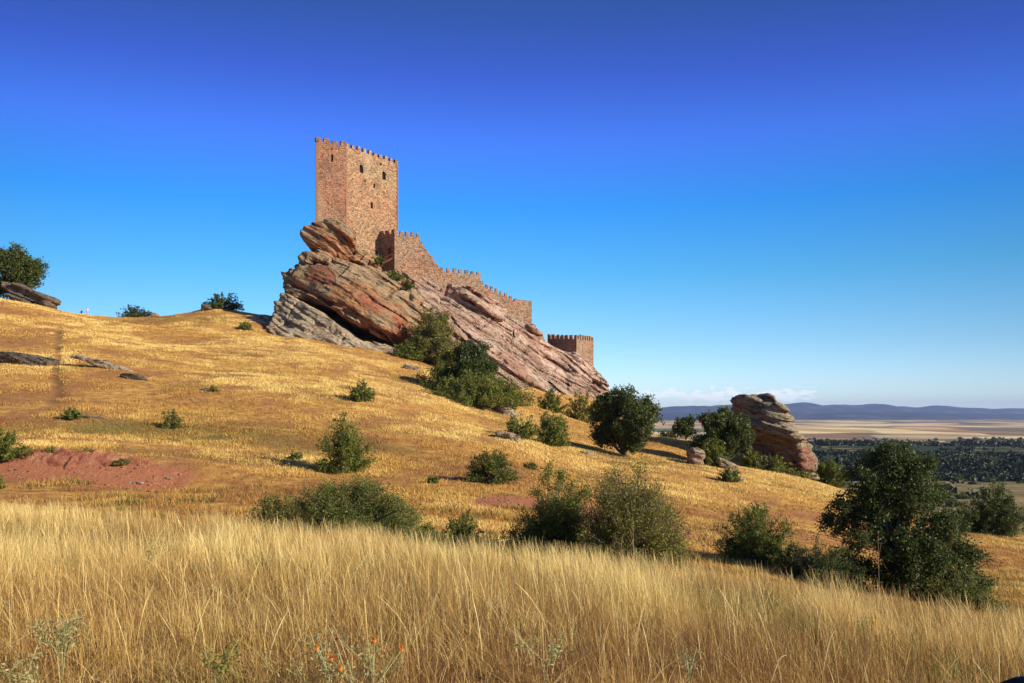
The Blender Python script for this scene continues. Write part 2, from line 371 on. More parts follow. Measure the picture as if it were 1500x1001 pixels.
    scr = t.mix(t.math('MULTIPLY', t.mr(s[1], 560, 640), t.mr(s[1], 1500, 1250)), scr, t.mix(t.mr(t.noise(p, 1 / 70., 4, .6), .52, .66), (.035, .045, .015), (.30, .25, .09)))
    far = t.mix(t.mr(s[1], 1400, 1900), scr, fld)
    far = t.mix(t.mr(s[1], 9500, 12500), far, (.035, .045, .022))
    far = t.mix(t.mr(t.math('SUBTRACT', s[1], t.math('MULTIPLY', s[0], .0)), 600, 690, 0, 1), far, far)
    col = t.mix(t.mr(s[2], -11, -15), col, far) if False else t.mix(t.mr(t.math('ADD', t.math('MULTIPLY', s[2], -1), t.math('MULTIPLY', n1, 3)), 12.5, 17), col, far)
    bm_ = t.bump(n3, .10, .9, t.bump(n2, .25, .6))
    m = t.finish(col, .95, bm_, .1)
    me = mesh_np('ground', np.stack([X, Y, Z], -1).reshape(-1, 3), Q, m, True, dict(red=red.ravel(), green=green.ravel(), path=path.ravel()))
    tag(link('ground', me), kind='structure')
    return X, Y, red, green, path
GX, GY, RED, GREEN, PATHM = build_ground()
def gattr(A, x, y):
    i = np.clip(np.searchsorted(XS, x), 0, len(XS) - 1); j = np.clip(np.searchsorted(YS, y), 0, len(YS) - 1); return A[i, j]

def build_bank():
    x = np.arange(-35, -12, .09); y = np.arange(42.5, 53, .09); X, Y = np.meshgrid(x, y, indexing='ij'); Z = height(X, Y)
    a = np.array(ground(20, 690)[:2]); b = np.array(ground(235, 700)[:2])
    tt = ((X - a[0]) * (b[0] - a[0]) + (Y - a[1]) * (b[1] - a[1])) / ((b - a) ** 2).sum(); cx = a[0] + (b[0] - a[0]) * tt; cy = a[1] + (b[1] - a[1]) * tt
    w = .8 * fbm(X / 1.8, Y / 1.8, X * 0, 3, 200); v = (Y - cy) + w; e = sstep(-.35, -.1, tt) * sstep(1.0, .78, tt + .12 * w)
    m = e * sstep(-2.2, -1.3, v) * sstep(2.4, 1.8, v)
    gul = np.abs(vn(X / .33 + 1.1 * w, Y / 2.2 + w, X * 0, 201)); rim = np.exp(-((v - 1.1) / .8) ** 2); gul = gul * .6 + .4 * np.abs(vn(X / .17 + w, Y / 1.2, X * 0, 207))
    Zb = Z - .18 + m * (.20 + .24 * sstep(.3, 1.9, v) * (1 + .9 * w) * sstep(1.1, .7, tt) - .22 * np.exp(-((v + .5) / 1.2) ** 2)) + m * rim * .15 * sstep(1.1, .75, tt) * (sstep(0, .35, gul) - .6) + m * (.10 * fbm(X / .45, Y / .45, X * 0, 3, 203) + .35 * np.maximum(0, vn(X / .5, Y / .5, X * 0, 205) - .3))
    nx, ny = X.shape; idx = np.arange(nx * ny).reshape(nx, ny); Q = np.stack([idx[:-1, :-1], idx[1:, :-1], idx[1:, 1:], idx[:-1, 1:]], -1).reshape(-1, 4)
    Q = Q[(m.ravel()[Q] > .004).any(1)]
    t = NT('red_earth'); p = t.pos(); n1 = t.noise(p, 1.3, 5, .65); n2 = t.noise(p, 9, 6, .75)
    col = t.ramp(n1, [(.3, (.27, .085, .045)), (.5, (.50, .20, .115)), (.7, (.66, .38, .20))]); col = t.mix(t.mr(n2, .5, .7, 0, .6), col, (.20, .065, .04))
    me = mesh_np('red_earth_bank', np.stack([X, Y, Zb], -1).reshape(-1, 3), Q, t.finish(col, .95, t.bump(t.math('ADD', n2, n1), .25, 1.0), .1), True)
    tag(link('red_earth_bank', me), kind='structure')
build_bank()
def build_stones():
    rng = np.random.default_rng(31); bm = bmesh.new(); bmesh.ops.create_icosphere(bm, subdivisions=1, radius=1); me0 = bpy.data.meshes.new('t'); bm.to_mesh(me0); bm.free()
    bv = np.array([v.co for v in me0.vertices]); bf = np.array([p.vertices for p in me0.polygons]); bpy.data.meshes.remove(me0)
    n = 26000; D = 24 + rng.uniform(0, 1, n) ** 1.2 * 120; x = rng.uniform(-.65, .65, n) * D; rd = gattr(RED, x, D); z = height(x, D)
    k = (rng.uniform(size=n) < .05 + .9 * np.clip(rd, 0, 1) ** 1.5) & (z > -11); x, D, z = x[k], D[k], z[k]; n = len(x)
    s = (.03 + .10 * rng.uniform(0, 1, n) ** 3 + .0004 * D)[:, None, None] * rng.uniform(.6, 1.5, (n, 1, 3)) * (1, 1, .55) * rng.uniform(.75, 1.2, (n, len(bv), 1))
    V = bv[None] * s + np.stack([x, D, z], 1)[:, None]; Fc = bf[None] + (np.arange(n) * len(bv))[:, None, None]
    t = NT('stony_rubble'); nn = t.noise(t.pos(), 1.5, 4, .7); m = t.finish(t.ramp(nn, [(.35, (.11, .055, .035)), (.55, (.28, .13, .08)), (.7, (.36, .24, .16))]), .95)
    tag(link('loose_stones', mesh_np('loose_stones', V.reshape(-1, 3), Fc.reshape(-1, 3), m)), 'small loose reddish stones scattered on the bare earth', 'stones', kind='stuff')
build_stones()

# ------------------------------------------------------------------ far hills
def build_hills():
    t = NT('wooded_hills'); p = t.pos(); n = t.noise(p, 1 / 500., 5, .6)
    m = t.finish(t.mix(t.mr(n, .5, .64), (.022, .034, .022), (.10, .085, .055)), .95)
    def ridge(D, depth, prof, seed, amp):
        px = np.array([q[0] for q in prof]); py = np.array([q[1] for q in prof])
        xs = np.linspace(-D * .9, D * .9, 900); us = xs / D * F + CX
        top = ZC - (np.interp(us, px, py) - HOR) / F * D
        ys = np.linspace(-1, 1, 41); X, T = np.meshgrid(xs, ys, indexing='ij')
        Y = D + T * depth + 400 * fbm(X / 2500, T, X * 0, 2, seed)
        H = (top[:, None] + 95) * (np.cos(np.clip(T, -1, 1) * math.pi) * .5 + .5) ** .8 
        H = H * (1 + .25 * amp * fbm(X / 700, Y / 700, X * 0, 4, seed + 3) * (1 - np.exp(-(T / .25) ** 2))) + 26 * amp * fbm(X / 260, Y / 400, X * 0, 4, seed + 5) * (1 - np.abs(T))
        Z = -97 + H
        nx, ny = X.shape; idx = np.arange(nx * ny).reshape(nx, ny)
        Q = np.stack([idx[:-1, :-1], idx[1:, :-1], idx[1:, 1:], idx[:-1, 1:]], -1).reshape(-1, 4)
        tag(link('hills', mesh_np('hills', np.stack([X, Y, Z], -1).reshape(-1, 3), Q, m, True)), kind='structure')
    ridge(19500, 2600, [(-400, 598), (960, 598), (990, 595), (1040, 595), (1080, 592), (1150, 592), (1172, 589.5), (1200, 594), (1228, 593), (1262, 593), (1280, 591.5), (1300, 596), (1340, 597), (1358, 594.5), (1400, 598), (1450, 600), (1480, 598.5), (1500, 600), (2000, 597)], 60, 1)
    ridge(14000, 2300, [(-400, 606), (960, 606), (1100, 604), (1200, 605), (1300, 603.5), (1400, 606), (1500, 607), (2000, 606)], 70, .7)
build_hills()

# ------------------------------------------------------------------ implicit rock builder
def surface_nets(Fv, org, h):
    S = Fv < 0; nx, ny, nz = Fv.shape
    c = np.zeros((nx - 1, ny - 1, nz - 1), np.int8)
    for a in (0, 1):
        for b in (0, 1):
            for d in (0, 1): c += S[a:nx - 1 + a, b:ny - 1 + b, d:nz - 1 + d]
    act = (c > 0) & (c < 8); I, J, K = np.nonzero(act); n = len(I)
    idx = np.full(act.shape, -1, np.int32); idx[I, J, K] = np.arange(n)
    acc = np.zeros((n, 3), np.float32); cnt = np.zeros(n, np.float32)
    corners = [(a, b, d) for a in (0, 1) for b in (0, 1) for d in (0, 1)]
    for p in corners:
        for ax in range(3):
            if p[ax]: continue
            q = list(p); q[ax] = 1
            va = Fv[I + p[0], J + p[1], K + p[2]]; vb = Fv[I + q[0], J + q[1], K + q[2]]
            m = (va < 0) != (vb < 0); t = np.where(m, va / np.where(m, va - vb, 1), 0)
            pt = np.array(p, np.float32)[None] + np.zeros((n, 3), np.float32); pt[:, ax] += t
            acc += pt * m[:, None]; cnt += m
    V = (np.stack([I, J, K], 1) + acc / cnt[:, None]) * h + org
    Q = []
    for ax in range(3):
        b, d = (ax + 1) % 3, (ax + 2) % 3
        sl0 = [slice(None)] * 3; sl1 = [slice(None)] * 3; sl0[ax] = slice(0, -1); sl1[ax] = slice(1, None)
        for sl in (sl0, sl1): sl[b] = slice(1, -1); sl[d] = slice(1, -1)
        s0 = S[tuple(sl0)]; s1 = S[tuple(sl1)]; m = np.nonzero(s0 != s1)
        g = [None] * 3; g[ax] = m[ax]; g[b] = m[b] + 1; g[d] = m[d] + 1
        def cell(ob, od):
            q = list(g); q[b] = g[b] + ob; q[d] = g[d] + od; return idx[q[0], q[1], q[2]]
        quad = np.stack([cell(-1, -1), cell(0, -1), cell(0, 0), cell(-1, 0)], 1)
        flip = ~s0[m]; quad[flip] = quad[flip][:, ::-1]; Q.append(quad)
    return V.astype(np.float32), np.concatenate(Q)
def polydist(px, pz, poly):                        # signed distance (negative inside), arrays
    d = np.full(px.shape, 1e9); ins = np.zeros(px.shape, bool); n = len(poly)
    for i in range(n):
        a = poly[i]; b = poly[(i + 1) % n]; ex, ez = b - a
        wx = px - a[0]; wz = pz - a[1]; t = np.clip((wx * ex + wz * ez) / (ex * ex + ez * ez + 1e-9), 0, 1)
        d = np.minimum(d, (wx - t * ex) ** 2 + (wz - t * ez) ** 2)
        c = ((a[1] > pz) != (b[1] > pz)) & (px < (b[0] - a[0]) * (pz - a[1]) / (b[1] - a[1] + 1e-12) + a[0]); ins ^= c
    d = np.sqrt(d); return np.where(ins, -d, d)
def tps2(pts, vals, X, Z, reg=.02):
    pts = np.asarray(pts, float); m = pts.mean(0); s = pts.std() + 1e-6; a = (pts - m) / s; n = len(a)
    K = _phi(((a[:, None] - a[None]) ** 2).sum(-1)) + np.eye(n) * reg; Pm = np.concatenate([np.ones((n, 1)), a], 1)
    w = np.linalg.solve(np.block([[K, Pm], [Pm.T, np.zeros((3, 3))]]), np.concatenate([vals, np.zeros(3)]))
    x = (X - m[0]) / s; z = (Z - m[1]) / s; r = w[n] + w[n + 1] * x + w[n + 2] * z
    for i in range(n): r = r + w[i] * _phi((x - a[i, 0]) ** 2 + (z - a[i, 1]) ** 2)
    return r
def smax(a, b, k):
    h = np.clip(.5 + .5 * (a - b) / k, 0, 1); return b * (1 - h) + a * h + k * h * (1 - h)
def smin(a, b, k): return -smax(-a, -b, k)

def rock_mesh(name, prims, h, mat, ns=(.52, 0.02, .85), bed=(1.9, .62), amp=(.9, .35), rough=.5, seed=0, pad=2.0, blend=.5, origin=(0, 0, 0), groove=.5, ledge_noise=6.0, attrs_fn=None):
    """prims: dicts with outline [(px,py,D)...], extra interior (px,py,D), thick, round"""
    W = []
    for pr in prims:
        o = np.array([P(*q) for q in pr['o']]); ex = [P(*q) for q in pr.get('i', [])]
        pr['W'] = o; pr['A'] = np.array(list(o) + ex); W.append(o + 0); W.append(o + [0, pr['t'], 0])
        if ex: W.append(np.array(ex))
    W = np.concatenate(W); lo = W.min(0) - pad; hi = W.max(0) + pad
    n = np.ceil((hi - lo) / h).astype(int) + 1
    xs = lo[0] + h * np.arange(n[0]); ys = lo[1] + h * np.arange(n[1]); zs = lo[2] + h * np.arange(n[2])
    X2, Z2 = np.meshgrid(xs, zs, indexing='ij'); Fv = np.full(tuple(n), 50, np.float32)
    ys32 = ys.astype(np.float32)[None, :, None]
    for pr in prims:
        i0 = np.clip(((pr['W'].min(0) - pad - lo) / h).astype(int), 0, n - 1); i1 = np.clip(((pr['W'].max(0) + pad - lo) / h).astype(int) + 2, 1, n)
        sx = slice(i0[0], i1[0]); sz = slice(i0[2], i1[2]); Xs = X2[sx, sz]; Zs = Z2[sx, sz]
        d2 = polydist(Xs, Zs, pr['W'][:, [0, 2]]).astype(np.float32)
        Df = tps2(pr['A'][:, [0, 2]], pr['A'][:, 1], Xs, Zs, pr.get('reg', .02)).astype(np.float32)
        Df = Df - pr.get('bulge', 0) * np.sqrt(np.clip(-d2 / pr.get('bw', 5.), 0, 1)).astype(np.float32)
        gx, gzz = np.gradient(Df, h); nrm = np.sqrt(1 + np.clip(gx ** 2 + gzz ** 2, 0, 6)).astype(np.float32)
        front = (Df[:, None, :] - ys32) / nrm[:, None, :]; back = (ys32 - (Df + pr['t'])[:, None, :]) / nrm[:, None, :]
        f = smax(smax(front, np.broadcast_to(d2[:, None, :], front.shape), pr.get('r', 2.)), back, pr.get('r', 2.))
        Fv[sx, :, sz] = smin(Fv[sx, :, sz], f, pr.get('b', blend))
    band = np.nonzero(np.abs(Fv) < 2.6)
    x = xs[band[0]]; y = ys[band[1]]; z = zs[band[2]]
    ns = np.array(ns); ns = ns / np.linalg.norm(ns)
    s = x * ns[0] + y * ns[1] + z * ns[2] + 1.3 * fbm(x / 14, y / 14, z / 14, 2, seed + 1) + .35 * fbm(x / 3, y / 3, z / 3, 2, seed + 2)
    lx = x * .86 + z * -.5
    disp = 0
    for k, (b, A) in enumerate(zip(bed, amp)):
        q = s / b; qi = np.floor(q); qf = q - qi
        lv = hsh(qi.astype(np.int32), np.floor(lx / (b * 9) + 7 * hsh(qi.astype(np.int32), qi.astype(np.int32), qi.astype(np.int32), 3)).astype(np.int32), np.zeros(len(q), np.int32), seed + 11 + k) * 2 - 1
        rnd = lv * .6 + .55 * vn(lx / (b * 3.5), y / (b * 3.5), qi * 1.7, seed + 20 + k)
        edge = np.minimum(qf, 1 - qf)
        soft = sstep(0, .22, edge)
        disp = disp + A * (rnd * soft * .6) - A * groove * (soft - .75) * (0.6 + .8 * vn(lx / 5, y / 5, qi, seed + 31 + k))
    disp = disp + rough * fbm(x / 4, y / 4, z / 4, 3, seed + 50) + .18 * rough * fbm(x / .9, y / .9, z / .9, 2, seed + 60)
    # joint cracks across the beds
    jn = np.abs(vn(lx / ledge_noise, y / 9, s / 9, seed + 70)); disp = disp + .5 * amp[0] * np.exp(-(jn / .035) ** 2)
    Fv[band] += disp.astype(np.float32) * np.float32(1.0)
    V, Q = surface_nets(Fv, lo, h)
    V = V - np.array(origin)
    return mesh_np(name, V, Q, mat, False)

def mat_rock(name, ns, cols, lich, scale=1.0, lichen_amt=.7, stain=.6, spots=()):
    """cols: dark, mid, light, warm ; lich: lichen colour"""
    ns = Vector(ns).normalized(); t1 = Vector((0, 1, 0)).cross(ns).normalized(); t2 = ns.cross(t1)
    t = NT(name); p = t.pos(); g = t.n('ShaderNodeNewGeometry')
    w = t.math('MULTIPLY', t.math('SUBTRACT', t.noise(p, .16 / scale, 4, .6), .5), 3.0 * scale)
    s = t.math('ADD', t.vm('DOT_PRODUCT', p, tuple(ns)), w)
    a = t.vm('DOT_PRODUCT', p, tuple(t1)); b = t.vm('DOT_PRODUCT', p, tuple(t2))
    v = t.comb(t.math('MULTIPLY', a, .16), t.math('MULTIPLY', b, .16), s)
    st = t.noise(v, 1.1 / scale, 7, .68); st2 = t.noise(v, 3.6 / scale, 5, .7); gn = t.noise(p, 1.6 / scale, 7, .7); big = t.noise(p, .11 / scale, 4, .6)
    col = t.ramp(st, [(.34, cols[0]), (.44, cols[1]), (.56, cols[2]), (.66, cols[1]), (.74, cols[0])])
    col = t.mix(t.mr(t.noise(v, .5 / scale, 4, .6), .54, .66, 0, .8), col, cols[3])
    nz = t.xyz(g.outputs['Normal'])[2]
    lm = t.math('MULTIPLY', t.mr(t.math('ADD', nz, t.math('MULTIPLY', t.math('SUBTRACT', gn, .5), 1.6)), -.05, .55), t.mr(big, .36, .56))
    col = t.mix(t.math('MULTIPLY', lm, lichen_amt), col, t.mix(gn, tuple(q * .55 for q in lich), tuple(q * 1.3 for q in lich)))
    for (cp_, rad_, cc_) in spots:                 # iron-red patches of the bare stone
        d_ = t.math('ADD', t.vm('LENGTH', t.vm('SUBTRACT', p, tuple(float(q) for q in cp_))), t.math('MULTIPLY', t.math('SUBTRACT', t.noise(v, .45 / scale, 5, .65), .5), rad_ * 2.6))
        col = t.mix(t.mr(d_, rad_ * .7, rad_ * 1.15, .85, 0), col, t.mix(gn, tuple(q * .55 for q in cc_), tuple(q * 1.25 for q in cc_)))
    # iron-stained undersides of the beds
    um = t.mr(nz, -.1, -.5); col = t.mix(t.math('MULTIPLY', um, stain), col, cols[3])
    cr = t.n('ShaderNodeTexVoronoi'); cr.feature = 'DISTANCE_TO_EDGE'; t.set(cr.inputs['Vector'], t.vm('ADD', t.comb(t.math('MULTIPLY', a, .13), t.math('MULTIPLY', b, .13), t.math('MULTIPLY', s, .8)), t.vm('SCALE', t.n('ShaderNodeTexNoise').outputs[1], scale=.8))); cr.inputs['Scale'].default_value = .38 / scale
    crk = t.math('MULTIPLY', t.mr(cr.outputs[0], .0, .05, 1, 0), t.mr(big, .42, .6)); col = t.mix(t.math('MULTIPLY', crk, .75), col, tuple(q * .4 for q in cols[0]))
    # black weathering streaks along the bedding
    col = t.mix(t.mr(st2, .53, .61, 0, .92), col, tuple(q * .35 for q in cols[0]))
    pt = t.math('MULTIPLY', t.mr(gn, .62, .72), .35); col = t.mix(pt, col, (.10, .08, .06))
    hgt = t.math('ADD', t.math('MULTIPLY', st2, .6), t.math('ADD', t.math('MULTIPLY', gn, .5), t.math('MULTIPLY', st, .8)))
    hgt = t.math('SUBTRACT', hgt, t.math('MULTIPLY', crk, .35))
    return t.finish(col, .92, t.bump(hgt, 1.3 * scale, 1.0), .15)
NS = (.52, .02, .85)
ROCK_L = mat_rock('weathered_sandstone', NS, ((.15, .085, .05), (.38, .22, .12), (.52, .36, .20), (.46, .16, .07)), (.36, .30, .18), 1.0, .65, .8, [(P(602, 492, 162), 4.2, (.48, .15, .07)), (P(520, 432, 161), 5, (.50, .24, .10)), (P(470, 405, 166), 3.5, (.34, .13, .07)), (P(572, 505, 158), 4, (.42, .12, .06)), (P(545, 440, 161), 2.5, (.48, .17, .10))])
ROCK_P = mat_rock('pink_sandstone', NS, ((.19, .10, .07), (.48, .28, .20), (.72, .53, .40), (.42, .17, .11)), (.36, .29, .19), 1.0, .45, .5)
ROCK_G = mat_rock('grey_lichen_rock', (.3, .1, .95), ((.15, .10, .06), (.40, .29, .175), (.58, .45, .29), (.30, .17, .10)), (.48, .40, .27), .5, .8, .3)
ROCK_D = mat_rock('dark_lichen_rock', (.3, .1, .95), ((.06, .05, .04), (.14, .11, .08), (.26, .20, .14), (.22, .13, .08)), (.17, .155, .11), .5, .7, .3)
ROCK_B = mat_rock('boulder_sandstone', (.20, -.1, .97), ((.13, .105, .07), (.30, .245, .16), (.42, .35, .23), (.32, .15, .09)), (.40, .35, .22), .6, .95, .5, [(P(1182, 680, 107), 2.6, (.40, .18, .12)), (P(1165, 690, 106.5), 1.8, (.34, .13, .085)), (P(1140, 690, 110.5), 2.4, (.24, .09, .055))])

def build_outcrop():
    root = empty('rock_outcrop', tuple(P(600, 500, 180)), 'huge tilted red and grey sandstone outcrop carrying the castle on its crest', 'rock outcrop')
    org = root.location
    left = [
        dict(o=[(430, 500, 172), (425, 450, 172), (436, 410, 173), (448, 372, 173), (463, 338, 174), (510, 343, 179), (545, 366, 185), (585, 388, 187), (612, 400, 188), (625, 470, 184), (625, 525, 172), (520, 525, 168)], t=22, r=2.5),
        dict(o=[(417, 404, 166), (437, 388, 168), (470, 380, 169), (500, 379, 170), (540, 385, 173), (575, 396, 176), (598, 410, 177), (606, 440, 171), (609, 470, 168), (606, 492, 165), (590, 505, 161), (572, 503, 159), (550, 495, 157.5), (520, 478, 157), (498, 463, 157), (480, 450, 159), (450, 440, 162), (425, 437, 165), (416, 425, 166)],
             i=[(540, 430, 163), (580, 460, 162), (500, 415, 164), (560, 480, 158)], t=12, r=2.2, b=.3),
        dict(o=[(440, 337, 170), (445, 329, 170), (459, 325, 170), (476, 326, 170), (492, 334, 170), (503, 345, 171), (512, 354, 172), (507, 371, 172), (501, 377, 171), (483, 377, 170), (474, 370, 170), (460, 365, 170), (451, 360, 170), (442, 347, 170)], i=[(475, 350, 167.5)], t=9, r=1.6, b=.15),
        dict(o=[(475, 320, 171), (492, 321, 170), (505, 327, 169.5), (516, 334, 169.5), (518.5, 345, 169.5), (512, 353, 170), (503, 344, 169), (492, 336, 169), (476, 327, 170)], t=4.5, r=.9, b=.05),
        dict(o=[(437, 368, 170), (454, 365, 169), (474, 369, 168.5), (486, 376, 168), (482, 385, 168), (454, 386, 168.5), (438, 388, 169)], t=8, r=1.2, b=.1),
        dict(o=[(512, 354, 174), (527, 358, 177), (553, 372, 183), (562, 383, 184), (549, 392, 181), (527, 388, 177), (506, 376, 174)], t=8, r=1.3, b=.2),
        dict(o=[(414, 398, 168), (429, 396, 168), (431, 415, 167), (425, 441, 166), (412, 436, 167), (415, 413, 168)], t=3.5, r=.8, b=.1),
        dict(o=[(600, 420, 176), (609, 428, 173), (613, 450, 170), (614, 480, 167), (611, 508, 163), (590, 512, 161), (592, 470, 166), (596, 440, 170)], t=10, r=1.2, b=.1),
    ]
    caps = [left[2], left[3], left[4], left[6]]; left = [left[0], left[1], left[5], left[7]]
    me = rock_mesh('cap_rock', caps, .2, ROCK_L, NS, (2.0, .8, .4), (.55, .38, .2), .45, 5, 2.0, .15, org)
    o = link('cap_rock', me, root); o['label'] = 'stacked overhanging cap boulders at the foot of the keep'
    me = rock_mesh('overhang', left, .235, ROCK_L, NS, (4.6, 1.7, .7), (1.7, .85, .38), .55, 3, 2.4, .4, org)
    o = link('overhang', me, root); o['label'] = 'grey tan overhanging mass with orange undersides'
    ledge = [dict(o=[(388, 484, 156), (395, 462, 160), (402, 440, 163), (413, 433, 163.5), (430, 439, 162.5), (455, 449, 160.5), (472, 460, 159), (492, 476, 157), (518, 500, 155.5), (522, 514, 154.5), (480, 507, 153.5), (430, 497, 153), (400, 492, 154)], i=[(440, 470, 157)], t=16, r=.7),
             dict(o=[(515, 498, 158.5), (545, 503, 158.5), (600, 514, 159), (612, 528, 159), (560, 524, 157), (520, 512, 157)], t=8, r=.8),
             dict(o=[(352, 472, 163), (368, 463, 165), (395, 462, 166), (400, 480, 163), (380, 486, 161), (356, 480, 162)], t=6, r=.8)]
    me = rock_mesh('lower_ledge', ledge, .25, ROCK_G, NS, (2.2, .9, .5), (.9, .6, .3), .7, 7, 2, .4, org)
    o = link('lower_ledge', me, root); o['label'] = 'grey broken ledges at the foot of the overhang'
    slab = [dict(o=[(588, 388, 186), (607, 394, 187), (643, 412, 190), (667, 417, 191), (706, 426, 195), (745, 453, 198), (779, 470, 201), (790, 483, 202), (803, 499, 205), (818, 509, 210), (844, 516, 214), (862, 528, 217), (873, 542, 218), (889, 560, 216), (901, 580, 212), (907, 606, 200), (885, 622, 188), (840, 607, 178), (803, 590, 176), (761, 576, 174), (727, 556, 173), (662, 534, 169), (600, 530, 165), (598, 450, 176)],
                 i=[(680, 470, 182), (740, 500, 185), (800, 545, 190), (640, 460, 180)], t=24, r=2.0),
            dict(o=[(662, 419, 189), (690, 422, 190), (705, 430, 190), (714, 447, 188), (735, 466, 188), (722, 462, 187), (706, 448, 186), (690, 436, 186), (668, 430, 187)], t=9, r=.9, b=.3),
            dict(o=[(770, 472, 196), (782, 474, 196), (800, 500, 200), (812, 520, 203), (800, 516, 201), (778, 492, 196)], t=9, r=.9, b=.3),
            dict(o=[(812, 511, 205), (842, 515, 208), (866, 530, 210), (888, 556, 209), (893, 564, 209), (874, 556, 207), (866, 562, 204), (850, 552, 202), (836, 536, 202), (815, 522, 204)], t=10, r=.9, b=.3),
            dict(o=[(838, 549, 200), (856, 560, 199), (880, 572, 201), (886, 590, 198), (866, 584, 196), (846, 566, 197)], t=9, r=.9, b=.3)]
    me = rock_mesh('slanting_face', slab, .26, ROCK_P, NS, (4.0, 1.5, .65), (1.1, .75, .38), .6, 13, 2.4, .5, org, .7)
    o = link('slanting_face', me, root); o['label'] = 'pale pink bedded rock face below the curtain wall'
build_outcrop()

ROCK_R = mat_rock('dark_red_sandstone', (.3, -.1, .94), ((.07, .04, .03), (.16, .075, .045), (.26, .13, .08), (.30, .09, .05)), (.18, .15, .10), .6, .3, .6)
def build_boulder():
    root = empty('standing_boulder', tuple(P(1140, 690, 112)), 'tall rounded grey boulder with a red hollow base at the end of the slope', 'boulder')
    pr = [dict(o=[(1084, 585, 110), (1091, 579.5, 110), (1102, 580, 110), (1108, 585, 109), (1110, 600, 109), (1104, 622, 109), (1096, 620, 110), (1083, 600, 111)], t=6, r=.8, b=.1),
          dict(o=[(1106, 590, 109.5), (1113, 581, 109), (1121, 583, 109), (1127, 578, 108.5), (1137, 577, 108.5), (1149, 588, 109), (1158, 603, 109), (1167, 622, 109), (1180, 640, 109), (1191, 656, 109.5), (1198, 674, 110), (1200, 702, 110), (1150, 706, 108), (1100, 700, 112), (1094, 670, 112), (1091, 640, 111.5), (1093, 618, 110)],
               i=[(1150, 625, 106.5), (1168, 648, 105.8), (1178, 675, 106), (1115, 625, 108.5), (1108, 655, 112), (1125, 680, 112.5), (1150, 665, 108.5)], t=9, r=1.0, b=.2),
          dict(o=[(1094, 622, 109), (1120, 618, 107.5), (1150, 622, 106), (1170, 632, 106), (1180, 645, 107), (1160, 646, 105.5), (1135, 640, 107.5), (1098, 642, 110)], t=6, r=.7, b=.08),
          dict(o=[(1108, 668, 110), (1136, 667, 109.5), (1140, 680, 109), (1110, 682, 110)], t=4, r=.4, b=.05),
          dict(o=[(1126, 580, 107.8), (1136, 576, 107.8), (1150, 589, 108), (1158, 604, 108), (1150, 602, 107.6), (1136, 594, 107.6)], t=5, r=.6, b=.05)]
    me = rock_mesh('boulder_body', pr, .15, ROCK_B, (.24, -.1, .96), (2.6, 1.1, .45), (.30, .30, .16), .45, 23, 1.6, .2, root.location, .9, 2.6)
    link('boulder_body', me, root)
build_boulder()

def small_rock(px, py0, py1, pxw, label, D=None, tilt=0, mat=None, seed=0, thick=.8, name='rock', k=1.0, group=None):
    """a stone whose foot stands at row py1, top at py0, pxw wide"""
    if D is None: x, D, z = ground(px, py1)
    h = .03 + D * .0011; hw = pxw / 2; mid = (py0 + py1) / 2; hh = (py1 - py0) / 2
    o = []
    rr = random.Random(seed * 31 + int(px))
    for kk in range(14):
        a = kk / 14 * 2 * math.pi; q = rr.uniform(.82, 1.08); ca, sa = math.cos(a), math.sin(a)
        ca = math.copysign(abs(ca) ** .8, ca); sa = math.copysign(abs(sa) ** .8, sa)
        ox = hw * ca * q; oy = hh * sa * q
        o.append((px + ox, mid + oy + tilt * ox + hh * .25, D))
    t = max(.4, thick * pxw / F * D)
    root = empty(name, tuple(P(px, py1, D + t / 2)), label, 'rock', group)
    sc = D * max(hh, 3) / F
    me = rock_mesh('stone', [dict(o=o, i=[(px, mid, D - t * .18)], t=t, r=min(t, sc) * .5)], max(h, sc * .07), mat or ROCK_G, (.3, .1, .95), (sc * .9, sc * .35), (sc * .50 * k, sc * .24 * k), sc * .55 * k, 90 + seed, sc * .9 + .3, .1, root.location, .6, sc * 2)
    for v in me.vertices: pass
    o = link('stone', me); bpy.data.objects.remove(o)
    bpy.data.objects.remove(root)
    ob = link(name, me, None, tuple(P(px, py1, D + t / 2))); tag(ob, label, 'rock', group); return ob
small_rock(33, 416, 441, 74, 'long slanting rock slab below the tree on the left skyline', D=162, tilt=.38, seed=1, thick=.4, mat=ROCK_D)
small_rock(30, 514, 535, 84, 'dark grey ledge of rock breaking the left edge of the slope', tilt=.14, seed=2, thick=.35, mat=ROCK_D)
small_rock(160, 531, 541, 120, 'long thin pale ledge of rock sloping down beside the trodden path', tilt=.31, seed=3, thick=.14)
small_rock(196, 547, 557, 44, 'darker lower end of the thin rock ledge on the left hillside', tilt=.2, seed=4, thick=.2, mat=ROCK_D)
small_rock(299, 441, 454, 17, 'small dark rock on the skyline beside the rounded bush', D=172, seed=5, mat=ROCK_D)
small_rock(224, 458, 463, 12, 'small pinkish stones beside the low skyline bush', D=175, seed=6, mat=ROCK_L)
small_rock(299, 566, 573, 12, 'small dark stone touching a dry tuft on the open slope', seed=7)
small_rock(603, 532, 542, 30, 'flat grey stone in the grass below the overhang', seed=8, tilt=.2)
small_rock(738, 592, 618, 44, 'pale grey boulder between the oak thicket and a thorn bush', D=112, seed=9, k=.6)
small_rock(745, 632, 645, 40, 'low pale slab lying in the grass below the pale boulder', seed=10, tilt=.3)
small_rock(1022, 650, 682, 24, 'upright squared grey stone beside the round oak', seed=11, tilt=.1, thick=1.0, k=.35)
small_rock(1067, 672, 688, 34, 'slanting grey slab at the foot of the round oak', seed=12, tilt=.35)
small_rock(1084, 698, 707, 16, 'small pale stone under the low thorn bush near the boulder', seed=13)
small_rock(1142, 688, 700, 28, 'low pale stone at the foot of the tall boulder', D=105, seed=14, tilt=.3)
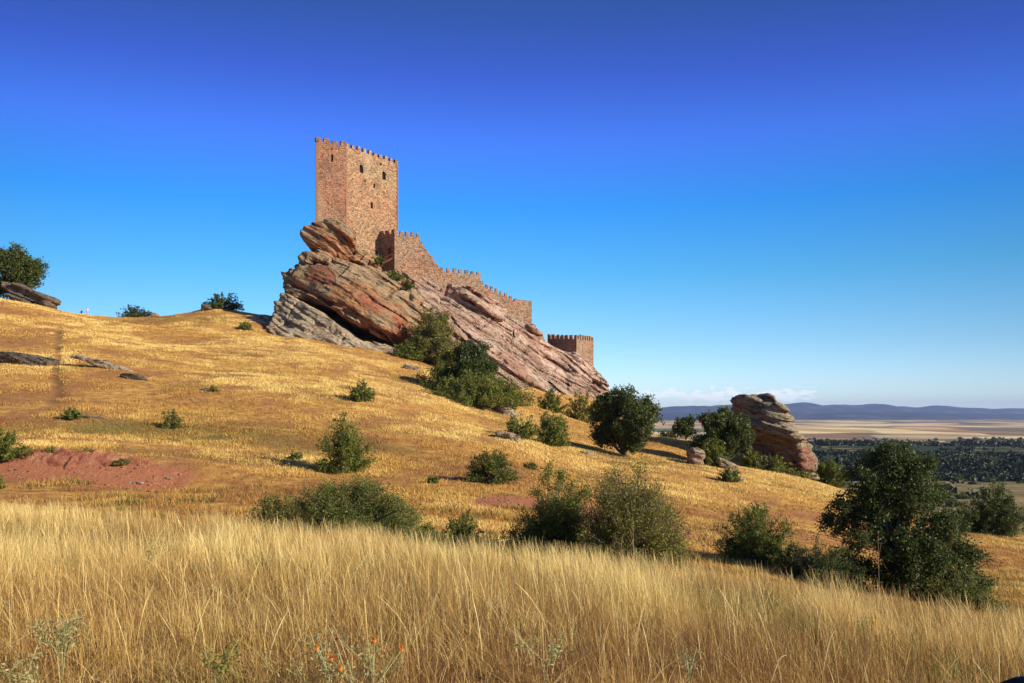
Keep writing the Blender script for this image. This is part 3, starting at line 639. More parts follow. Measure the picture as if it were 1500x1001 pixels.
small_rock(1183, 706, 716, 44, 'flat dark rock sheet in the grass below the tall boulder', D=103, seed=15, tilt=.3)
small_rock(862, 662, 667, 26, 'flat pale stone in the grass left of the big oak', seed=16, tilt=.2)
small_rock(243, 697, 706, 20, 'dark stone lump at the right end of the red bank', seed=17, mat=ROCK_L)
small_rock(197, 704, 711, 24, 'pale orange clod at the foot of the red bank', seed=18, mat=ROCK_P)
small_rock(133, 608, 613, 44, 'thin pale stone strip showing through the left slope', seed=19, tilt=.1, thick=.3)

# ------------------------------------------------------------------ castle
def mat_masonry(name, c1, c2, mort, bscale=.42):
    t = NT(name); uv = t.n('ShaderNodeTexCoord').outputs['UV']; p = t.pos()
    wob = t.n('ShaderNodeTexNoise'); t.set(wob.inputs['Vector'], uv); wob.inputs['Scale'].default_value = 1.1; wob.inputs['Detail'].default_value = 3
    uvw = t.vm('ADD', uv, t.vm('SCALE', t.vm('SUBTRACT', wob.outputs[1], (.5, .5, .5)), scale=.35))
    br = t.n('ShaderNodeTexBrick'); t.set(br.inputs['Vector'], uvw); br.inputs['Scale'].default_value = 1.0; br.inputs['Brick Width'].default_value = bscale * 1.6
    br.inputs['Row Height'].default_value = bscale; br.inputs['Mortar Size'].default_value = .05; br.inputs['Mortar Smooth'].default_value = .6
    br.inputs['Color1'].default_value = (0, 0, 0, 1); br.inputs['Color2'].default_value = (1, 1, 1, 1); br.inputs['Mortar'].default_value = (.5, .5, .5, 1); br.offset_frequency = 2
    vo = t.n('ShaderNodeTexVoronoi'); t.set(vo.inputs['Vector'], t.vm('MULTIPLY', uvw, (1.0, 1.5, 1.0))); vo.inputs['Scale'].default_value = 3.0
    k = t.math('ADD', t.math('MULTIPLY', t.xyz(vo.outputs['Color'])[0], .6), t.math('MULTIPLY', br.outputs[0], .4))
    col = t.ramp(k, [(.05, tuple(q * .6 for q in c1)), (.3, c1), (.6, c2), (.85, tuple(min(.8, q * 1.3) for q in c2)), (1, c1)])
    big = t.mr(t.noise(p, .14, 5, .62), .38, .64); col = t.mix(t.math('MULTIPLY', big, .5), col, t.mix(1.0, col, (1.15, .72, .60), 'MULTIPLY'))
    col = t.mix(t.mr(t.noise(p, .30, 6, .65), .52, .68, 0, .6), col, (.10, .075, .055))
    # pale lime wash-out patches
    col = t.mix(t.mr(t.noise(t.vm('MULTIPLY', p, (1, 1, .6)), .11, 3, .5), .54, .68, 0, .55), col, tuple(q * 1.0 for q in mort))
    mo = br.outputs['Fac']; col = t.mix(t.math('MULTIPLY', mo, .55), col, mort)
    ed = t.mr(vo.outputs['Distance'], .35, .65); fine = t.noise(p, 5, 5, .7)
    hgt = t.math('SUBTRACT', t.math('MULTIPLY', fine, .5), t.math('ADD', t.math('MULTIPLY', mo, .5), t.math('MULTIPLY', ed, .5)))
    return t.finish(col, .93, t.bump(hgt, .22, 1.0), .1)
MAS_KEEP = mat_masonry('keep_masonry', (.25, .145, .085), (.45, .31, .175), (.58, .44, .28))
MAS_RED_SHADED = mat_masonry('reddish_shaded_masonry', (.24, .115, .07), (.37, .21, .13), (.46, .32, .20))  # redder stone for left-facing sides, their shade put into the colour
MAS_WALL = mat_masonry('curtain_masonry', (.23, .14, .09), (.41, .28, .18), (.52, .40, .27), .36)
def mat_flat(name, c, rough=.8):
    t = NT(name); n = t.noise(t.objpos(), 6, 5, .6); return t.finish(t.mix(n, tuple(q * .7 for q in c), tuple(q * 1.2 for q in c)), rough, t.bump(n, .01))
DARK = mat_flat('opening_shade', (.012, .010, .009)); REDW = mat_flat('red_painted_wood', (.13, .035, .022)); FRAME = mat_flat('red_sandstone_trim', (.29, .15, .09))

def wall_with_openings(a, b, z0, z1, ops, depth=.55):
    """quad wall from a to b (2d) with rectangular openings (u0,u1,v0,v1); returns MB; outward = right of a->b"""
    a = np.array(a, float); b = np.array(b, float); L = np.linalg.norm(b - a); d = (b - a) / L; inn = np.array((-d[1], d[0]))
    if True:
        us = sorted({0, L} | {o[0] for o in ops} | {o[1] for o in ops}); vs = sorted({z0, z1} | {o[2] for o in ops} | {o[3] for o in ops})
    mb = MB(); pt = lambda u, v, w=0: (a[0] + d[0] * u + inn[0] * w, a[1] + d[1] * u + inn[1] * w, v)
    for i in range(len(us) - 1):
        for j in range(len(vs) - 1):
            uc = (us[i] + us[i + 1]) / 2; vc = (vs[j] + vs[j + 1]) / 2
            if any(o[0] < uc < o[1] and o[2] < vc < o[3] for o in ops): continue
            mb.poly([pt(us[i], vs[j]), pt(us[i + 1], vs[j]), pt(us[i + 1], vs[j + 1]), pt(us[i], vs[j + 1])])
    for u0, u1, v0, v1 in [o[:4] for o in ops]:
        mb.poly([pt(u0, v0), pt(u0, v0, depth), pt(u0, v1, depth), pt(u0, v1)]); mb.poly([pt(u1, v0), pt(u1, v1), pt(u1, v1, depth), pt(u1, v0, depth)])
        mb.poly([pt(u0, v0), pt(u1, v0), pt(u1, v0, depth), pt(u0, v0, depth)]); mb.poly([pt(u0, v1), pt(u0, v1, depth), pt(u1, v1, depth), pt(u1, v1)])
    return mb, pt, L
def merlons(root, a, b, z_a, z_b, n, h, frac=.52, thick=.55, mat=None, skip_ends=False, inset=0.0, start_solid=True):
    a = np.array(a, float); b = np.array(b, float); L = np.linalg.norm(b - a); d = (b - a) / L; inn = np.array((-d[1], d[0]))
    pitch = (L - frac * L / n * 0) / (n - (1 - frac)) if n > 1 else L
    w = pitch * frac
    for i in range(n):
        u = i * pitch; z = z_a + (z_b - z_a) * (u + w / 2) / L
        jw = w * random.uniform(-.13, .10); hh = h * random.uniform(.78, 1.08)
        q = [a + d * (u - jw) + inn * inset, a + d * (u + w) + inn * inset, a + d * (u + w) + inn * (inset + thick), a + d * (u - jw) + inn * (inset + thick)]
        mb = MB(); mb.prism(q, z - .12, z + hh, .035); mb.build('merlon', mat, root, .03)
def window_part(root, pt, u0, u1, v0, v1, arched, frame=True):
    """near-black pane for the shade deep in the opening, with stone arch head and thin frame"""
    mb = MB(); mb.poly([pt(u0, v0, .50), pt(u1, v0, .50), pt(u1, v1, .50), pt(u0, v1, .50)])
    w = mb.build('window', DARK, root)  # darkness of the unlit recess is painted on this pane
    if arched:
        m2 = MB(); r = (u1 - u0) / 2; uc = (u0 + u1) / 2; vs = v1 - r
        for s in (-1, 1):                          # spandrels that turn the square head into an arch
            arc = [(uc + s * r * math.sin(k / 6 * math.pi / 2), vs + r * math.cos(k / 6 * math.pi / 2)) for k in range(7)]
            front = [(uc + s * (r + .003), v1 - .003)] + arc[::(1)]
            A = [pt(u, v, .04) for u, v in front]; B = [pt(u, v, .30) for u, v in front]
            m2.poly(A); m2.poly(B[::-1])
            for k in range(len(A)): m2.poly([A[k], B[k], B[(k + 1) % len(A)], A[(k + 1) % len(A)]])
        o = m2.build('arch', FRAME, w); o.location = -Vector((0, 0, 0))
        for v in o.data.vertices: v.co -= Vector(root.location)
    return w
def outset(poly, k):
    c = np.mean(poly, 0); return [c + (np.array(q) - c) * k for q in poly]
def build_keep():
    A = P(463, 0, 175)[:2]; B = P(507, 0, 178.5)[:2]; C_ = P(583, 0, 191.6)[:2]; Dd = np.array((-34.5, 199.0)); E = np.array((-41.6, 186.5))
    root = empty('castle_keep', (float(B[0]), float(B[1]), 36), 'tall reddish stone keep with battlements standing on the outcrop crest', 'castle tower')
    zt = {0: P(463, 206.5, 175)[2], 1: P(507, 215, 178.5)[2], 2: P(583, 240.5, 191.6)[2]}
    zf = 57.4; zf = float(np.mean(list(zt.values()))); zt = [zt[0], zt[1], zt[2], zf, zf]; zb = 30.0
    # left face: slit window ; right face: two arched windows and small slits
    def face(a, b, za, zb_, specs, mat, name='wall'):
        L = np.linalg.norm(b - a); ops = []
        for (pxw, pyw, w, h, arch) in specs:
            u = None; best = 9e9
            for k in np.linspace(0, 1, 400):
                q = a + (b - a) * k; e = abs(CX + q[0] / q[1] * F - pxw)
                if e < best: best = e; u = k * L; Dq = q[1]
            zc = ZC - (pyw - HOR) / F * Dq; ops.append((u - w / 2, u + w / 2, zc - h / 2, zc + h / 2, arch))
        mb, pt, L = wall_with_openings(a, b, zb, min(za, zb_), ops)
        # sloping top strip up to the parapet
        mb.poly([pt(0, min(za, zb_)), pt(L, min(za, zb_)), pt(L, zb_ + .001), pt(0, za + .001)])
        mb.build(name, mat, root)
        for o in ops: window_part(root, pt, o[0], o[1], o[2], o[3], o[4])
    face(A, B, zt[0], zt[1], [(486.7, 231.5, .45, 1.5, False), (486.3, 218.8, .35, .4, False)], MAS_RED_SHADED)
    face(B, C_, zt[1], zt[2], [(529.5, 247.5, 1.05, 1.75, True), (562.5, 257.5, 1.15, 1.8, True), (557.5, 241, .7, .5, False), (548.3, 272.5, .55, .95, False), (535, 265, .4, .5, False), (544.5, 301, .7, 1.35, False)], MAS_KEEP)
    face(C_, Dd, zt[2], zf, [], MAS_KEEP); face(Dd, E, zf, zf, [], MAS_KEEP); face(E, A, zf, zt[0], [], MAS_KEEP)
    poly = [A, B, C_, Dd, E]; inner = outset(poly, .90)
    mb = MB(); n = 5
    for i in range(n):
        k = (i + 1) % n
        mb.poly([(*inner[i], zt[i] - 1.6), (*inner[k], zt[k] - 1.6), (*inner[k], zt[k]), (*inner[i], zt[i])])
        mb.poly([(*poly[i], zt[i]), (*inner[i], zt[i]), (*inner[k], zt[k]), (*poly[k], zt[k])])
    mb.poly([(*q, zf - 1.55) for q in inner]); mb.build('roof_walk', MAS_KEEP, root)
    # quoins on the two visible corners
    for (q, za, m) in ((A, zt[0], 'a'), (B, zt[1], 'b'), (C_, zt[2], 'c')):
        c = np.mean(poly, 0); out = (np.array(q) - c) / np.linalg.norm(np.array(q) - c); mb = MB(); z = 34.0; k = 0
        while z < za - .5:
            s = .34 if k % 2 else .24; ctr = np.array(q) - out * (s - .05)
            pr = [ctr + s * np.array((math.cos(t), math.sin(t))) for t in [math.atan2(out[1], out[0]) + u for u in (0, math.pi / 2, math.pi, -math.pi / 2)]]
            mb.prism(pr, z, z + .46, .01); z += .48; k += 1
        mb.build('corner_stones', FRAME, root)
    H = 6.6 / F * 177
    merlons(root, A, B, zt[0], zt[1], 4, H, .60, .6, MAS_RED_SHADED)
    merlons(root, B, C_, zt[1], zt[2], 10, H, .52, .6, MAS_KEEP)
    merlons(root, C_, Dd, zt[2], zf, 7, H, .52, .6, MAS_KEEP); merlons(root, Dd, E, zf, zf, 9, H, .52, .6, MAS_KEEP); merlons(root, E, A, zf, zt[0], 7, H, .52, .6, MAS_KEEP)
build_keep()

def build_curtain():
    q0 = P(578, 388, 184)
    root = empty('curtain_wall', tuple(q0), 'battlemented rubble stone wall stepping down the ridge from the keep', 'castle wall')
    def seg(p0, p1, D0, D1, t0, t1, b0, b1, nm, mat=MAS_WALL, name='wall', th=1.5, hm=6.4, frac=.55, zj=0):
        a = P(p0, t0, D0); b = P(p1, t1, D1); d = (b - a)[:2]; d /= np.linalg.norm(d); inn = np.array((-d[1], d[0]))
        base = [a[:2], b[:2], b[:2] + inn * th, a[:2] + inn * th]
        zb0 = P(p0, b0, D0)[2]; zb1 = P(p1, b1, D1)[2]; mb = MB(); mb.prism(base, [zb0, zb1, zb1, zb0], [a[2], b[2], b[2], a[2]]); mb.build(name, mat, root)
        if nm: merlons(root, a[:2], b[:2], a[2], b[2], nm, hm / F * D0, frac, .5, mat)
    seg(578, 614.5, 184, 187.0, 342.5, 348, 420, 430, 5)
    Ds = [187.0, 187.6, 188.2, 188.8, 189.4]; xs = [614.7, 622, 630, 637, 645]; tp = [359, 370, 381, 392]
    for i in range(4):
        seg(xs[i], xs[i + 1] - .1, Ds[i], Ds[i + 1], tp[i], tp[i] + .6, 440, 445, 1, frac=.60)
    seg(645.1, 704, 189.5, 194, 397, 404, 450, 460, 7)
    seg(704.2, 757, 194.1, 197.9, 417.5, 443.5, 470, 500, 8)
    seg(757.1, 779, 198, 200, 439, 441, 505, 515, 0, th=4)
build_curtain()
def build_turret():
    a = P(556, 0, 186.8)[:2]; b = P(577.6, 0, 183.9)[:2]; zt = P(577.6, 342.5, 183.9)[2]; zt0 = P(556, 343.5, 186.8)[2]
    root = empty('gate_turret', (float(b[0]), float(b[1]), 33), 'small square gate turret with a red door beside the foot of the keep', 'castle turret')
    u = np.linalg.norm(b - a); D0 = 184.9; 
    zc0 = P(570.5, 380, D0)[2]; zc1 = P(570.5, 363, D0)[2]
    fr = (570.5 - 556) / (577.6 - 556)
    mb, pt, L = wall_with_openings(a, b, zc0 - 6, min(zt, zt0), [(fr * u - .55, fr * u + .55, zc0, zc1)], .35)
    mb.poly([pt(0, min(zt, zt0)), pt(L, min(zt, zt0)), pt(L, zt), pt(0, zt0)])
    mb.poly([pt(0, zt0), pt(L, zt), pt(L, zt, 1.2), pt(0, zt0, 1.2)]); mb.poly([pt(0, zt0, 1.2), pt(L, zt, 1.2), pt(L, zc0 - 6, 1.2), pt(0, zc0 - 6, 1.2)])
    mb.build('wall', MAS_RED_SHADED, root)
    mb = MB(); q = [pt(fr * u - .53, 0, .1)[:2], pt(fr * u + .53, 0, .1)[:2], pt(fr * u + .53, 0, .2)[:2], pt(fr * u - .53, 0, .2)[:2]]; mb.prism(q, zc0 + .02, zc1 - .02)
    for k in range(4): 
        zz = zc0 + (zc1 - zc0) * (k + .5) / 4; mb.bar(pt(fr * u - .5, zz, .07), pt(fr * u + .5, zz, .07), .05, .06)
    mb.build('door', REDW, root)
    merlons(root, a, b, zt0, zt, 3, 6.4 / F * 185, .6, .5, MAS_RED_SHADED)
    # wooden stair up to the door
    st = empty('staircase', tuple(P(575, 381, 182)), 'red brown timber stair with handrail climbing to the turret door', 'stairs')
    p0 = P(548, 393, 180); p1 = P(573, 379.5, 183.2); off = np.array((.35, -.9, 0))
    for name, dz, w in (('stringer', 0, .28),):
        for k in (0, 1):
            mb = MB(); mb.bar(p0 + off * k, p1 + off * k, .10, .30); mb.build('stringer', REDW, st)
    for k in range(14):
        q = p0 + (p1 - p0) * (k + .5) / 14; mb = MB(); mb.bar(q + (0, 0, .1), q + off + (0, 0, .1), .28, .05); mb.build('step', REDW, st)
    mb = MB(); mb.bar(p0 + off + (0, 0, .95), p1 + off + (0, 0, .95), .08, .08); mb.build('handrail', REDW, st)
    for k in range(6):
        q = p0 + (p1 - p0) * k / 5 + off; mb = MB(); mb.bar(q, q + (0.001, 0, 1.0), .08, .08); mb.build('post', REDW, st)
build_turret()
def build_small_tower():
    A = P(802, 0, 228.5)[:2]; B = P(844.5, 0, 221)[:2]; C_ = P(869.5, 0, 231)[:2]; Dd = C_ + (A - B)
    z = P(844.5, 497, 221)[2]; zt = [P(802, 496.5, 228.5)[2], z, P(869.5, 500, 231)[2]]; zt.append(zt[0] - z + zt[2])
    root = empty('corner_tower', (float(B[0]), float(B[1]), z - 9), 'small square battlemented tower low on the right end of the ridge', 'castle tower')
    poly = [A, B, C_, Dd]; mb = MB()
    for i, m in ((0, MAS_RED_SHADED), (1, MAS_WALL), (2, MAS_WALL), (3, MAS_WALL)):
        k = (i + 1) % 4; mb = MB(); mb.poly([(*poly[i], z - 16), (*poly[k], z - 16), (*poly[k], zt[k]), (*poly[i], zt[i])]); mb.build('wall', m, root)
    inner = outset(poly, .84); mb = MB()
    for i in range(4):
        k = (i + 1) % 4
        mb.poly([(*inner[i], zt[i] - 1.3), (*inner[k], zt[k] - 1.3), (*inner[k], zt[k]), (*inner[i], zt[i])]); mb.poly([(*poly[i], zt[i]), (*inner[i], zt[i]), (*inner[k], zt[k]), (*poly[k], zt[k])])
    mb.poly([(*q, z - 1.25) for q in inner]); mb.build('roof_walk', MAS_WALL, root)
    H = 7 / F * 222
    for i, n, m in ((0, 7, MAS_RED_SHADED), (1, 8, MAS_WALL), (2, 6, MAS_WALL), (3, 8, MAS_WALL)):
        k = (i + 1) % 4; merlons(root, poly[i], poly[k], zt[i], zt[k], n, H, .56, .5, m)
build_small_tower()

# ------------------------------------------------------------------ vegetation
def tubes(paths, radii, sides=5):
    """paths: list of (n,3); radii list of (n,)"""
    V = []; Q = []; o = 0
    for p, r in zip(paths, radii):
        p = np.asarray(p); n = len(p); d = np.gradient(p, axis=0); d /= np.linalg.norm(d, axis=1)[:, None] + 1e-9
        ref = np.where(np.abs(d[:, 2:3]) > .9, np.array([[1., 0, 0]]), np.array([[0, 0, 1.]])); a = np.cross(d, ref); a /= np.linalg.norm(a, axis=1)[:, None]; b = np.cross(d, a)
        t = np.arange(sides) / sides * 2 * np.pi
        ring = p[:, None] + (a[:, None] * np.cos(t)[None, :, None] + b[:, None] * np.sin(t)[None, :, None]) * np.asarray(r)[:, None, None]
        V.append(ring.reshape(-1, 3)); i = np.arange(n - 1)[:, None] * sides + np.arange(sides)[None]; j = np.arange(n - 1)[:, None] * sides + (np.arange(sides)[None] + 1) % sides
        Q.append(np.stack([i, j, j + sides, i + sides], -1).reshape(-1, 4) + o); o += n * sides
    return np.concatenate(V), np.concatenate(Q)
def leaf_quads(c, size, rng, up=.3, asp=.55):
    """rhombus leaves with random tilt, centre array c"""
    n = len(c); d = rng.normal(size=(n, 3)); d /= np.linalg.norm(d, axis=1)[:, None]
    e = rng.normal(size=(n, 3)); e[:, 2] += up; e -= (e * d).sum(1)[:, None] * d; e /= np.linalg.norm(e, axis=1)[:, None] + 1e-9
    s = (size * rng.uniform(.6, 1.3, n))[:, None]
    v = np.stack([c - d * s * .5, c + e * s * asp * .5, c + d * s * .5, c - e * s * asp * .5], 1).reshape(-1, 3)
    return v, np.arange(n * 4).reshape(n, 4)
def oak(name, label, px, py_top, py_base, wpx, D=None, group=None, seed=1, mat=None, cat='tree', dense=1.0, trunk=.22, lobes=None, x_off=0, leafk=1.0):
    rng = np.random.default_rng(seed)
    if D is None: x, D, z = ground(px, py_base)
    else: x = (px - CX) / F * D; z = gz(x, D)
    W = wpx / F * D; H = max(.5, (py_base - py_top) / F * D); top = ZC - (py_top - HOR) / F * D
    H = top - z
    root = empty(name, (x, D, z), label, cat, group)
    hpx = H / D * F; nl = int(np.clip(wpx * hpx * 2.3 * dense, 1200, 80000)); ls = max(.06, 3.5 * D / F) * leafk
    if lobes is None:
        K = int(np.clip(14 + W * 3.0, 14, 46)); cl = []
        while len(cl) < K:
            q = rng.uniform(-1, 1, 3); r = np.linalg.norm(q * (1, 1, 1.05))
            if r > .86 or r < .30: continue
            cl.append((q[0] * W * .5, q[1] * W * .46, H * (trunk + (1 - trunk) * .5) + q[2] * H * (1 - trunk) * .5, W * rng.uniform(.10, .19)))
        cl = np.array(cl)
    else: cl = np.array([(a * W, b * W, c * H, r * W * .98) for a, b, c, r in lobes])
    wt = cl[:, 3] ** 2; k = rng.choice(len(cl), nl, p=wt / wt.sum())
    # sub-clumps: leaves gather at twig ends
    ns = 26; sub = rng.normal(size=(len(cl), ns, 3)); sub /= np.linalg.norm(sub, axis=2)[:, :, None]; sub *= rng.uniform(.55, 1.12, (len(cl), ns, 1)) * cl[:, 3][:, None, None]; sub[..., 2] *= .82
    sc = cl[:, None, :3] + sub
    j = rng.integers(0, ns, nl); c = sc[k, j] + rng.normal(size=(nl, 3)) * (cl[k, 3] * .20)[:, None]
    c[:, 2] = np.maximum(c[:, 2], .03 * H)
    tone = rng.uniform(0, 1, (len(cl), ns)); tn = .5 * tone[k, j] + .5 * rng.uniform(0, 1, nl)
    v, q = leaf_quads(c, ls, rng); link('crown', mesh_np('crown', v, q, mat or LEAF_OAK, False, dict(rnd=np.repeat(tn, 4))), root)
    paths = []; rad = []; r0 = max(.05, .028 * H + .012 * W); nb = min(len(cl), 18)
    fork = np.array((rng.uniform(-.05, .05) * W, 0, H * trunk * .9)); paths.append(np.array([(0, 0, -.3), fork * .35 + (.04 * W, 0, 0), fork, fork + (0, 0, H * .25), (fork[0] + .03 * W, 0, H * .8)])); rad.append(np.array([1.3, 1.05, .85, .5, .12]) * r0)
    for i in range(nb):
        e = cl[i, :3]; m = fork * .6 + e * .4 + rng.normal(size=3) * .05 * W; f = fork + (0, 0, rng.uniform(-.3, .5) * H * .2)
        tt = np.linspace(0, 1, 6)[:, None]; pp = (1 - tt) ** 2 * f + 2 * (1 - tt) * tt * m + tt ** 2 * e; paths.append(pp); rad.append(np.linspace(.5, .07, 6) * r0)
        for s in sc[i][:4]: paths.append(np.array([e, (e + s) / 2 + rng.normal(size=3) * .02 * W, s])); rad.append(np.array([.08, .05, .02]) * r0)
    v, q = tubes(paths, rad); link('trunk', mesh_np('trunk', v, q, BARK, True), root)
    return root
def bush(name, label, px, py_top, py_base, wpx, D=None, group=None, seed=1, mat=None, stems=None, cat='bush', dense=1.0, leafk=1.0, spiky=.35, bare=0.0, lean=0.0, wd=1.0, zb=False):
    rng = np.random.default_rng(seed + 1000)
    if D is None: x, D, z = ground(px, py_base)
    else: x = (px - CX) / F * D; z = gz(x, D)
    if zb: z = ZC - (py_base - HOR) / F * D
    W = wpx / F * D; top = ZC - (py_top - HOR) / F * D; H = max(.25, top - z)
    root = empty(name, (x, D, z), label, cat, group)
    hpx = H / D * F; nl = int(np.clip(wpx * hpx * 2.6 * dense, 500, 56000)); ls = max(.05, 3.1 * D / F) * leafk
    S = stems or int(np.clip(24 + wpx * .9, 26, 130))
    th = rng.uniform(0, 2 * np.pi, S); ph = np.arcsin(rng.uniform(-.06, 1, S)); ln = 1 - spiky * rng.uniform(0, 1, S) ** 1.6 + spiky * .35 * (rng.uniform(0, 1, S) > .85)
    lump = 1 + .16 * np.sin(th * 2 + seed) + .10 * np.sin(th * 5 + seed * 2)
    E = np.stack([np.cos(th) * np.cos(ph) * W * .61 * lump, np.sin(th) * np.cos(ph) * W * .5 * wd, np.sin(ph) * H * .97], 1) * ln[:, None]; E[:, 2] += .04 * H; E[:, 0] += lean * E[:, 2]
    B0 = np.stack([rng.normal(size=S) * W * .06, rng.normal(size=S) * W * .06, np.full(S, -.08)], 1) + E * (.12, .12, 0)
    M = B0 * .5 + E * .5; M[:, 2] = np.maximum(E[:, 2] * rng.uniform(.55, 1.0, S), .15 * H)
    bz = lambda i, t: (1 - t) ** 2 * B0[i] + 2 * (1 - t) * t * M[i] + t ** 2 * E[i]
    T = 9; si = np.repeat(np.arange(S), T); tt = rng.uniform(.30 + bare, 1.0, S * T)[:, None]; tp = bz(si, tt)
    td = rng.normal(size=(S * T, 3)); td[:, 2] += .5; out = E[si] - (0, 0, .35 * H); out /= np.linalg.norm(out, axis=1)[:, None]; td += out * .9; td /= np.linalg.norm(td, axis=1)[:, None]
    tl = (W + H) * .5 * rng.uniform(.07, .20, S * T)[:, None]; te = tp + td * tl
    k = rng.integers(0, S * T, nl); u = rng.uniform(0, 1, nl)[:, None]; c = tp[k] + (te[k] - tp[k]) * u + rng.normal(size=(nl, 3)) * ((W + H) * .5 * .028)
    c[:, 2] = np.maximum(c[:, 2], .02)
    tone = .55 * rng.uniform(0, 1, S * T)[k] + .45 * rng.uniform(0, 1, nl)
    v, q = leaf_quads(c, ls, rng, .4, .5); link('foliage', mesh_np('foliage', v, q, mat or LEAF_BUSH, False, dict(rnd=np.repeat(tone, 4))), root)
    if wpx >= 18:
        paths = []; rad = []; r0 = .010 + .006 * (W + H) * .5
        for i in range(S): paths.append(bz(i, np.linspace(0, 1, 5)[:, None])); rad.append(np.linspace(1, .2, 5) * r0)
        for i in range(0, S * T, 2): paths.append(np.stack([tp[i], te[i]])); rad.append(np.array([.35, .12]) * r0)
        v, q = tubes(paths, rad, 4); link('stems', mesh_np('stems', v, q, BARK, True), root)
    return root
SLB = 'scrub bushes on the grass slope'
def plants():
    oak('oak_tree', 'leafy oak on the left skyline behind a slanting rock slab', 18, 360, 436, 84, 168, seed=4, trunk=.1, dense=1.2, mat=LEAF_OAK)
    bush('bush', 'low dark bush alone on the saddle of the skyline', 197, 450, 464, 42, 175, SLB, 2, LEAF_OAK, spiky=.25)
    bush('bush', 'rounded dark bush on the skyline left of the outcrop', 328, 431, 458, 48, 177, SLB, 3, LEAF_OAK)
    bush('bush', 'tiny green bush just left of the outcrop foot', 359, 470, 484, 19, None, SLB, 4)
    bush('bush', 'large bush tucked against the foot of the outcrop overhang', 634, 451, 520, 68, 160, SLB, 5, LEAF_OLIVE, dense=1.3)
    bush('bush', 'low bright bush at the overhang foot beside the large bush', 597, 499, 521, 36, 156, SLB, 6)
    oak('oak_tree', 'dark rounded oak rising out of the thicket below the rock face', 684, 498, 592, 84, 121, seed=12, trunk=.12, dense=1.3)
    bush('bush', 'broad thorn bush spreading under the dark oak', 700, 550, 613, 124, 114, SLB, 8, dense=1.6, spiky=.2)
    bush('bush', 'sprawling bush on the upper left side of the oak thicket', 652, 532, 588, 74, 120, SLB, 9, dense=1.2)
    bush('bush', 'greyish sparse bush above the pale boulder', 744, 573, 600, 26, 119, SLB, 10, LEAF_OLIVE)
    bush('bush', 'dark thorn bush in shade right of the pale boulder', 763, 608, 644, 48, None, SLB, 11)
    bush('bush', 'bright green thorn bush right of the dark one below the pink rock', 808, 603, 653, 54, None, SLB, 12)
    bush('bush', 'small bush standing against the bottom of the pink rock face', 808, 569, 598, 34, 152, SLB, 13)
    bush('bush', 'dull green bush at the right foot of the pink rock face', 852, 574, 614, 40, 160, SLB, 14, LEAF_OLIVE)
    oak('oak_tree', 'big many-lobed oak in the middle of the slope below the small tower', 914, 564, 668, 106, None, seed=21, trunk=.02, dense=1.5)
    bush('bush', 'small bush between the big oak and the slim young oak', 978, 630, 656, 26, 128, SLB, 16, LEAF_OAK)
    oak('oak_tree', 'slim young oak left of the round oak', 1004, 612, 655, 40, 124, seed=23, trunk=.1, dense=1.4)
    oak('oak_tree', 'dense round oak touching the left side of the tall boulder', 1058, 594, 678, 84, 103, seed=24, trunk=.0, dense=1.8)
    bush('bush', 'bright low bush in front of the round oak', 1046, 645, 684, 42, 99, SLB, 18)
    bush('bush', 'small bush at the left foot of the tall boulder', 1100, 656, 684, 28, 107, SLB, 19)
    bush('bush', 'spreading bush in front of the red hollow of the boulder', 1131, 668, 692, 44, 106, SLB, 20)
    bush('bush', 'low olive bush under the right side of the tall boulder', 1174, 690, 708, 36, 106, SLB, 21, LEAF_OLIVE)
    bush('bush', 'leafy bush just right of the tall boulder', 1214, 672, 716, 48, 112, SLB, 22, LEAF_BUSH, dense=1.3)
    bush('bush', 'small thorn bush leaning over a pale stone on the lower slope', 1068, 684, 706, 34, None, SLB, 23, lean=.1)
    bush('bush', 'small round dark bush alone on the open upper slope', 530, 560, 588, 38, None, SLB, 24)
    bush('bush', 'upright ragged thorn bush standing clear in mid slope', 503, 618, 692, 68, None, SLB, 25, dense=1.2, spiky=.5)
    bush('bush', 'rounded thorn bush right of the ragged upright one', 720, 658, 709, 60, None, SLB, 26, dense=1.2, spiky=.45)
    bush('bush', 'tiny olive bush just right of the rounded thorn bush', 777, 676, 688, 18, None, SLB, 27, LEAF_OLIVE)
    bush('bush', 'tiny low bush left of the ragged upright thorn bush', 433, 661, 673, 22, None, SLB, 28)
    bush('bush', 'tiny brownish tuft bush beside a dark stone', 311, 565, 574, 20, None, SLB, 29, LEAF_OLIVE)
    bush('bush', 'small green bush low on the far left slope', 104, 598, 615, 30, None, SLB, 30)
    bush('bush', 'thin upright sparse bush on the left slope', 253, 595, 628, 30, None, SLB, 31, LEAF_OLIVE, dense=.7, spiky=.6)
    bush('bush', 'green bush cut by the left edge of the picture above the red bank', 2, 630, 676, 56, None, SLB, 32, dense=1.2, spiky=.5)
    bush('bush', 'small bush at the left edge beside the red bank', -4, 690, 716, 18, None, SLB, 33)
    bush('bush', 'low tuft bush on the rim of the red bank', 75, 654, 666, 24, None, SLB, 34, LEAF_OLIVE)
    bush('bush', 'flat olive tuft at the left end of the red bank rim', 38, 655, 666, 26, None, SLB, 61, LEAF_OLIVE)
    bush('bush', 'flat dark tuft growing on the middle of the red bank', 128, 657, 667, 30, None, SLB, 62, LEAF_OLIVE)
    bush('bush', 'flat tuft at the right end of the red bank rim', 176, 672, 682, 26, None, SLB, 63, LEAF_OLIVE)
    bush('bush', 'long low dark scrub in the gully between the dome-shaped and spreading bushes', 622, 772, 806, 70, 28, SLB, 64, LEAF_BUSH, dense=1.2)
    bush('bush', 'low scrub at the right foot of the compact bush', 1160, 800, 842, 60, 30, SLB, 65, LEAF_OLIVE)
    bush('bush', 'tiny green bush on the bare band of mid slope', 634, 696, 708, 18, None, SLB, 35)
